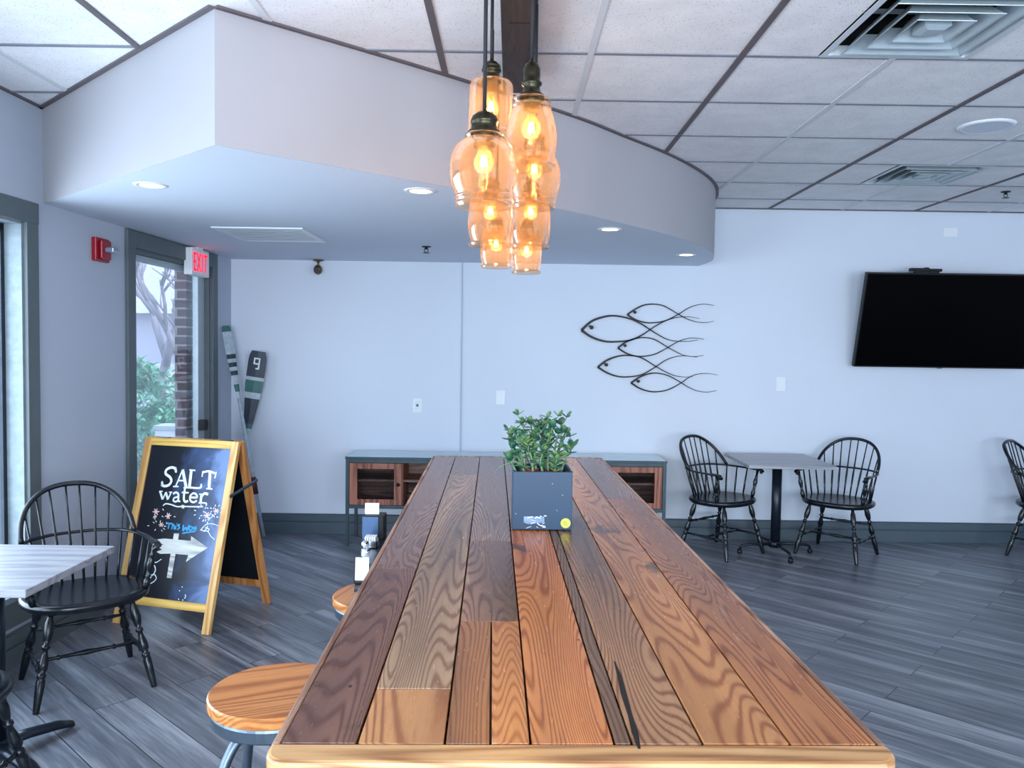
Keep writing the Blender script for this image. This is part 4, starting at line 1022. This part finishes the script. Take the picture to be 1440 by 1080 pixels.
# ------------------------------------------------------------------ soffit fittings
def warm_spot(loc, name, p, size=R(110)):
    l = bpy.data.lights.new(name, 'SPOT'); l.energy = p; l.spot_size = size; l.spot_blend = .8; l.color = (1, .78, .52); l.shadow_soft_size = .04
    o = bpy.data.objects.new(name, l); COL.objects.link(o); o.location = loc; return o
DL = [(212, 260, 'recessed downlight nearest the soffit corner, above the exit door side'), (591, 268, 'recessed downlight just left of the hanging glass lamps'), (858, 322, 'recessed downlight in the curved part of the soffit, right of the lamps'), (965, 358, 'recessed downlight at the right tip of the soffit')]
for px, py, lb in DL:
    q = oz(px, py, HS); t = thing('downlight', (q.x, q.y, HS), lb, 'light', 'downlights in the soffit')
    MB().lathe([(.048, 0), (.050, -.005), (.072, -.004), (.075, 0)], seg=36).build('trim_ring', 'white', t, smooth=True)
    MB().lathe([(0, -.003), (.049, -.003), (.049, -.0005)], seg=28).build('lamp_lens', 'lens', t)
    warm_spot((q.x, q.y, HS-.02), 'downlight_lamp', 9)
a = oz(298, 318, HS); b_ = oz(458, 340, HS)
vc = ((-1.83-1.28)/2, 5.25); vw, vd = .56, .64
t = thing('ceiling_vent', (vc[0], vc[1], HS), 'white slatted air return grille in the soffit', 'vent')
w = MB()
for a_, b__ in (((-vw/2, -vd/2), (vw/2, -vd/2+.035)), ((-vw/2, vd/2-.035), (vw/2, vd/2)), ((-vw/2, -vd/2+.035), (-vw/2+.035, vd/2-.035)), ((vw/2-.035, -vd/2+.035), (vw/2, vd/2-.035))): w.b2((*a_, -.008), (*b__, 0))
w.build('frame', 'white', t, bevel=.002); w = MB(); w.b2((-vw/2+.035, -vd/2+.035, -.0015), (vw/2-.035, vd/2-.035, -.0005)); w.build('recess_shade', 'trim', t)  # dark sheet paints the shade of the recess behind the slats
w = MB()
for k in range(7): MB().box((0, -vd/2+.078+k*.0805, -.006), (vw-.07, .040, .002), rot=Matrix.Rotation(-.06, 4, 'X')).build('louvre', 'wframe', t)
def sprinkler(p, lb, zc):
    t = thing('sprinkler_head', (p[0], p[1], zc), lb, 'sprinkler')
    MB().lathe([(0, 0), (.034, 0), (.032, -.006), (.012, -.008), (.009, -.022), (0, -.022)]).build('escutcheon', 'darksteel', t, smooth=True)
    w = MB(); w.tube([(-.011, 0, -.014), (-.014, 0, -.032), (0, 0, -.045)], .003, 6); w.tube([(.011, 0, -.014), (.014, 0, -.032), (0, 0, -.045)], .003, 6); w.build('yoke', 'darksteel', t)
    MB().lathe([(0, -.045), (.024, -.045), (.024, -.048), (0, -.048)]).build('deflector', 'darksteel', t)
sprinkler((-.611, 5.75), 'dark sprinkler head in the soffit left of the hanging lamps', HS)
sprinkler((-.20, 5.69), 'sprinkler head in the soffit partly behind the lowest hanging lamps', HS)
sprinkler((3.60, 5.95), 'dark sprinkler head in the tiled ceiling at far right', HC)
q = oz(1387, 177, HC); t = thing('ceiling_speaker', (q.x, q.y, HC), 'round flush white ceiling speaker right of centre ceiling', 'speaker')
MB().lathe([(.112, -.010), (.118, -.012), (.135, -.007), (.138, 0)], seg=40).build('bezel', 'white', t, smooth=True); MB().lathe([(0, -.009), (.112, -.010)], seg=40).build('grille', 'wall', t)
t = thing('spotlight', (-1.612, YB-.06, HS), 'small aged brass spotlight under the soffit at the back wall', 'light')
MB().lathe([(0, 0), (.045, 0), (.045, -.008), (.02, -.016), (0, -.016)]).build('canopy', 'brass', t, smooth=True)
MB().tube([(0, 0, -.012), (0, -.01, -.05)], .009, 10).build('arm', 'brass', t, smooth=True)
MB().ellipsoid((0, -.012, -.085), (.036, .042, .04), None, 16, 10).build('head', 'brass', t, smooth=True); MB().tube([(0, -.050, -.093), (0, -.058, -.096)], .024, 18).build('lens', 'chrome', t)
# air diffusers
def diffuser(i0, j0, lb):
    cx, cy = GX+(i0+.5)*S, GY+(j0+.5)*S
    t = thing('air_diffuser', (cx, cy, HC), lb, 'vent', 'square air diffusers'); H = S/2-.006
    def ring(mb, a, za, b, zb_):
        A = [(-a, -a, za), (a, -a, za), (a, a, za), (-a, a, za)]; B = [(-b, -b, zb_), (b, -b, zb_), (b, b, zb_), (-b, b, zb_)]
        for k in range(4): mb.quad(A[k], A[(k+1) % 4], B[(k+1) % 4], B[k])
    mb = MB(); ring(mb, H, -.004, H-.024, -.004); ring(mb, H-.024, -.004, H-.035, .03); mb.build('frame', 'wframe', t, solid=.003, fix=False)
    for k, (a, b) in enumerate(((.232, .185), (.165, .120), (.100, .060))):
        mb = MB(); ring(mb, a, -.014, b, .045); ring(mb, a, -.014, a+.006, -.016); mb.build('louvre', 'louvre', t, solid=.0025, fix=False)
    mb = MB(); ring(mb, .048, -.010, .030, -.020); mb.quad((-.03, -.03, -.02), (.03, -.03, -.02), (.03, .03, -.02), (-.03, .03, -.02)); ring(mb, .048, -.010, .048, .02); mb.build('centre_plate', 'louvre', t, fix=False)
    mb = MB(); mb.b2((-H, -.008, .05), (H, .008, .062)); mb.b2((-.008, -H, .05), (.008, H, .062)); mb.build('cross_bar', 'louvre', t)
    mb = MB(); ring(mb, H+.004, -.001, H+.004, .19); mb.quad((-H, -H, .19), (H, -H, .19), (H, H, .19), (-H, H, .19)); mb.build('plenum', 'dark', t, fix=False)
diffuser(2.5, -1, 'large square louvred air diffuser at the top right of the ceiling, nearest the camera')
diffuser(4.5, 3, 'smaller-looking square air diffuser farther back in the ceiling above the television side')

# ------------------------------------------------------------------ pendant cluster
bm_x0, bm_x1 = -.052, .070
cn = thing('light_canopy', (.010, 2.45, HC), 'dark brown wooden ceiling beam that carries the glass pendants', 'ceiling beam')
MB().b2((-.061, -1.15, -.085), (.061, 1.12, -.003)).build('beam', 'canopy', cn, bevel=.003)
w = MB(); w.b2((-.045, -1.28+.1, -.088), (.045, 1.1, -.084)); w.build('cover_panel', 'canopy', cn)
w = MB()
for yy in (-.32, .35): w.b2((-.035, yy, -.0895), (.04, yy+.004, -.0875))
w.build('panel_joint', 'blackiron', cn)
PR = {  # glass profiles: (radius fraction, height fraction from top 0 to bottom 1)
 'globe': [(.50, 0), (.57, .02), (.58, .05), (.54, .075), (.66, .11), (.83, .18), (.94, .28), (.99, .40), (1.0, .52), (.96, .67), (.88, .78), (.82, .835), (.86, .865), (.82, .89), (.79, .925), (.85, .955), (.80, 1.0)],
 'barrel': [(.58, 0), (.73, .015), (.76, .05), (.68, .085), (.70, .11), (.80, .135), (.76, .165), (.87, .28), (.96, .42), (1.0, .56), (.98, .72), (.90, .88), (.86, .93), (.89, .96), (.83, 1.0)],
 'cylinder': [(.45, 0), (.80, .01), (.93, .06), (.97, .14), (.98, .5), (1.0, .85), (.96, .90), (1.0, .94), (.96, 1.0)],
 'jar': [(.50, 0), (.72, .03), (.86, .12), (.97, .35), (1.0, .55), (.96, .78), (.86, .90), (.84, .93), (.97, .955), (.95, 1.0)]}
PEN = [  # px centre, y top glass, y bottom glass, half width px, Y, profile, cap top y, cap kind, bulb y
 (681, 188, 290, 47, 2.10, 'globe', 158, 'dome', 227, 'frontmost round amber glass pendant, lowest of the near pair on the left'),
 (747.5, 138, 236, 36, 2.22, 'barrel', 88, 'bottle', 180, 'tall barrel-shaped amber glass pendant at the front right of the cluster'),
 (691, 114, 190, 31, 2.52, 'cylinder', 86, 'ribbed', 150, 'straight-sided cylindrical amber glass pendant, highest in the cluster'),
 (752, 208, 292, 36, 2.66, 'globe', 186, 'dome', 238, 'round amber glass pendant on the right, just behind the tall barrel one'),
 (690, 268, 345, 31, 2.88, 'jar', 250, 'dome', 297, 'jar-shaped glass pendant on the left, directly below the frontmost globe'),
 (746.5, 272, 348, 28, 3.02, 'jar', 254, 'dome', 297, 'jar-shaped glass pendant on the right, directly below the rear globe'),
 (698, 318, 376, 22, 3.28, 'jar', 304, 'dome', 343, 'small pale glass pendant at the bottom left of the cluster'),
 (741, 322, 384, 21, 3.42, 'jar', 308, 'dome', 352, 'small pale glass pendant at the bottom right, lowest of all')]
for px, yt, yb, hw, Y, pr, yc_, cap, ybulb, lb in PEN:
    k = Y/F_PX; c0 = oy(px, yt, Y); r = hw*k; H = (yb-yt)*k; ct = (yt-yc_)*k
    t = thing('pendant_light', (c0.x, c0.y, c0.z), lb, 'lamp', 'glass pendants over the table')
    prof = [(a*r, -b*H) for a, b in PR[pr]]
    P_ = smooth_path([(a, 0, b) for a, b in prof], 3)
    sh_ = MB().lathe([(p.x, p.z) for p in P_], seg=40).build('glass_shade', 'amber', t, smooth=True, fix=False)
    rn = .45*r if pr == 'cylinder' else .5*r
    if cap == 'dome': cp = [(rn*.98, -.006), (rn*1.0, .004), (rn*.80, .008), (rn*.78, ct*.45), (rn*.84, ct*.5), (rn*.82, ct*.58), (rn*.72, ct*.78), (rn*.45, ct*.95), (.006, ct), (.004, ct+.012)]
    elif cap == 'bottle': cp = [(rn*1.0, -.004), (rn*1.02, .006), (rn*.72, .014), (rn*.60, ct*.30), (rn*.78, ct*.36), (rn*.78, ct*.42), (rn*.62, ct*.46), (rn*.66, ct*.6), (rn*.66, ct*.78), (rn*.5, ct*.92), (rn*.2, ct), (.004, ct+.01)]
    else: cp = [(rn*1.0, -.004), (rn*.95, .01), (rn*.8, .014), (rn*.8, ct*.4), (rn*.98, ct*.46), (rn*.98, ct*.56), (rn*.75, ct*.6), (rn*.92, ct*.68), (rn*.85, ct*.76), (rn*.55, ct*.9), (.006, ct), (.004, ct+.01)]
    MB().lathe(cp, seg=28).build('cap', 'bronze', t, smooth=True)
    MB().lathe([(rn*.62, 0), (rn*.62, -.035), (0, -.036)], seg=20).build('socket', 'bronze', t, smooth=True)
    MB().tube([(0, 0, ct+.005), (0, 0, HC-.085-c0.z+.002)], .0052, 8).build('cord', 'cord', t, smooth=True)
    zbulb = (yt-ybulb)*k
    bl = MB().lathe([(.011, -.034), (.012, zbulb+.035), (.024, zbulb+.012), (.0265, zbulb-.002), (.020, zbulb-.022), (0, zbulb-.030)], seg=20).build('bulb', 'bulbglass', t, smooth=True, fix=False)
    w = MB()
    for q in range(4):
        a = q*PI/2+.4; w.tube([(.004*math.cos(a), .004*math.sin(a), zbulb+.016), (.009*math.cos(a), .009*math.sin(a), zbulb-.010), (.003*math.cos(a+.8), .003*math.sin(a+.8), zbulb+.014)], .003, 6)
    w.build('filament', 'filament', bl)
    l = bpy.data.lights.new('pendant_glow', 'POINT'); l.energy = 3.2; l.color = (1, .58, .30); l.shadow_soft_size = .012
    o = bpy.data.objects.new('pendant_glow', l); COL.objects.link(o); o.location = (c0.x, c0.y, c0.z+zbulb)

# ------------------------------------------------------------------ paddles in the corner
def paddle(foot, top, blade_l, blade_w, label, bands, facing, lshaft='pad_pale', grip=False, digit=False):
    foot, top = Vector(foot), Vector(top); ax = (top-foot).normalized(); L = (top-foot).length
    fc = Vector(facing); fc = (fc-ax*fc.dot(ax)).normalized(); sd = fc.cross(ax)
    mt = Matrix((sd, fc, ax)).transposed().to_4x4()   # local x across the blade, y normal, z along
    t = thing('paddle', foot, label, 'paddle'); t.rotation_euler = mt.to_euler()
    b0 = L-blade_l
    MB().tube([(0, 0, 0.0), (0, 0, b0+.02)], .014, 12).build('shaft', lshaft, t, smooth=True)
    if grip: MB().tube([(0, 0, .36), (0, 0, .50)], .020, 12).build('grip', 'pad_brown', t, smooth=True)
    def hw_(u): return blade_w/2*(.26+.74*min(1, (u/.62))**.8 if u < .9 else 1-.25*((u-.9)/.1)**2)
    for (u0, u1, mat) in bands:
        mb = MB(); n = 6; rows = []
        for k in range(n+1):
            u = u0+(u1-u0)*k/n; z = b0+u*blade_l; h = hw_(u)
            rows.append([mb.bm.verts.new(v) for v in ((-h, -.001, z), (0, -.009, z), (h, -.001, z), (h, .001, z), (0, .009, z), (-h, .001, z))])
        for a, b in zip(rows, rows[1:]):
            for q in range(6): mb.bm.faces.new((a[q], a[(q+1) % 6], b[(q+1) % 6], b[q]))
        mb.bm.faces.new(rows[0]); mb.bm.faces.new(rows[-1][::-1])
        o = mb.build('blade', mat, t)
    if digit:
        mb = MB(); u = b0+blade_l*.86; yy = .010*1
        def seg(x0, z0, x1, z1): mb.b2((x0, -.0135, u+z0), (x1, -.0095, u+z1))
        s__ = .011
        seg(-.026, .045-s__, .026, .045); seg(.026-s__, -.050, .026, .045); seg(-.026, -.002, -.026+s__, .045); seg(-.026, -.010, .026, s__-.010); seg(-.004, -.050, .026, -.050+s__)
        mb.build('numeral', 'chalk', t)
    return t
P1f = Vector((-2.01, 6.57, 0.02)); P1t = oy(320, 458, 6.58); P1t.x = -2.325
paddle(P1f, P1t, .62, .085, 'narrow paddle with blue-grey and green bands leaning left into the corner', [(0, .12, 'pad_pale'), (.12, .22, 'pad_green'), (.22, .34, 'pad_pale'), (.34, .40, 'pad_navy'), (.40, .45, 'pad_pale'), (.45, .51, 'pad_navy'), (.51, .56, 'pad_pale'), (.56, .62, 'pad_navy'), (.62, .92, 'pad_pale'), (.92, 1.0, 'pad_green')], (.75, -.6, 0), grip=True)
P2f = Vector((-2.30, 6.66, .02)); P2t = oy(364, 494, 6.69)
paddle(P2f, P2t, .72, .15, 'striped paddle with a pale number 9 on its dark tip, leaning on the back wall', [(0, .10, 'pad_pale'), (.10, .16, 'pad_green'), (.16, .36, 'pad_navy'), (.36, .45, 'pad_navy'), (.45, .52, 'pad_pale'), (.52, .66, 'pad_green'), (.66, .70, 'pad_pale'), (.70, 1.0, 'pad_navy')], (0, 1, 0), digit=True)

# ------------------------------------------------------------------ light
wd_ = bpy.data.worlds.new('sky'); sc.world = wd_; wd_.use_nodes = True
nt = wd_.node_tree; bg = nt.nodes['Background']
tc = node(nt, 'ShaderNodeTexCoord'); sp = node(nt, 'ShaderNodeSeparateXYZ'); nt.links.new(tc.outputs['Generated'], sp.inputs[0])
c = ramp(nt, sp.outputs[2], [(0.0, lin((235, 240, 250))), (.5, lin((190, 212, 245)))]); nt.links.new(c, bg.inputs[0]); bg.inputs[1].default_value = 3.4
def area(name, loc, rot, sx, sy, p, col):
    l = bpy.data.lights.new(name, 'AREA'); l.shape = 'RECTANGLE'; l.size = sx; l.size_y = sy; l.energy = p; l.color = col
    o = bpy.data.objects.new(name, l); COL.objects.link(o); o.location = loc; o.rotation_euler = rot; return o
DAY = (.74, .87, 1.0)
area('daylight_window_left', (-2.62, 2.94, 1.28), (0, -PI/2, 0), 1.75, 2.1, 80, DAY)
area('daylight_window_near', (-2.66, .35, 1.28), (0, -PI/2, 0), 1.75, 2.3, 95, DAY)
area('daylight_front_left', (-.35, YF-.02, 1.45), (PI/2, 0, 0), 3.0, 1.85, 275, DAY)
area('daylight_front_right', (3.55, YF-.02, 1.45), (PI/2, 0, 0), 2.6, 1.85, 175, DAY)
sl = bpy.data.lights.new('outdoor_fill_sun', 'SUN'); sl.energy = 3.5; sl.angle = .02; sl.color = (1, .97, .92)  # added lamp that brightens the outdoors beyond the glass door
so = bpy.data.objects.new('outdoor_fill_sun', sl); COL.objects.link(so); so.rotation_euler = Vector((-.55, .12, -.83)).to_track_quat('-Z', 'Y').to_euler()
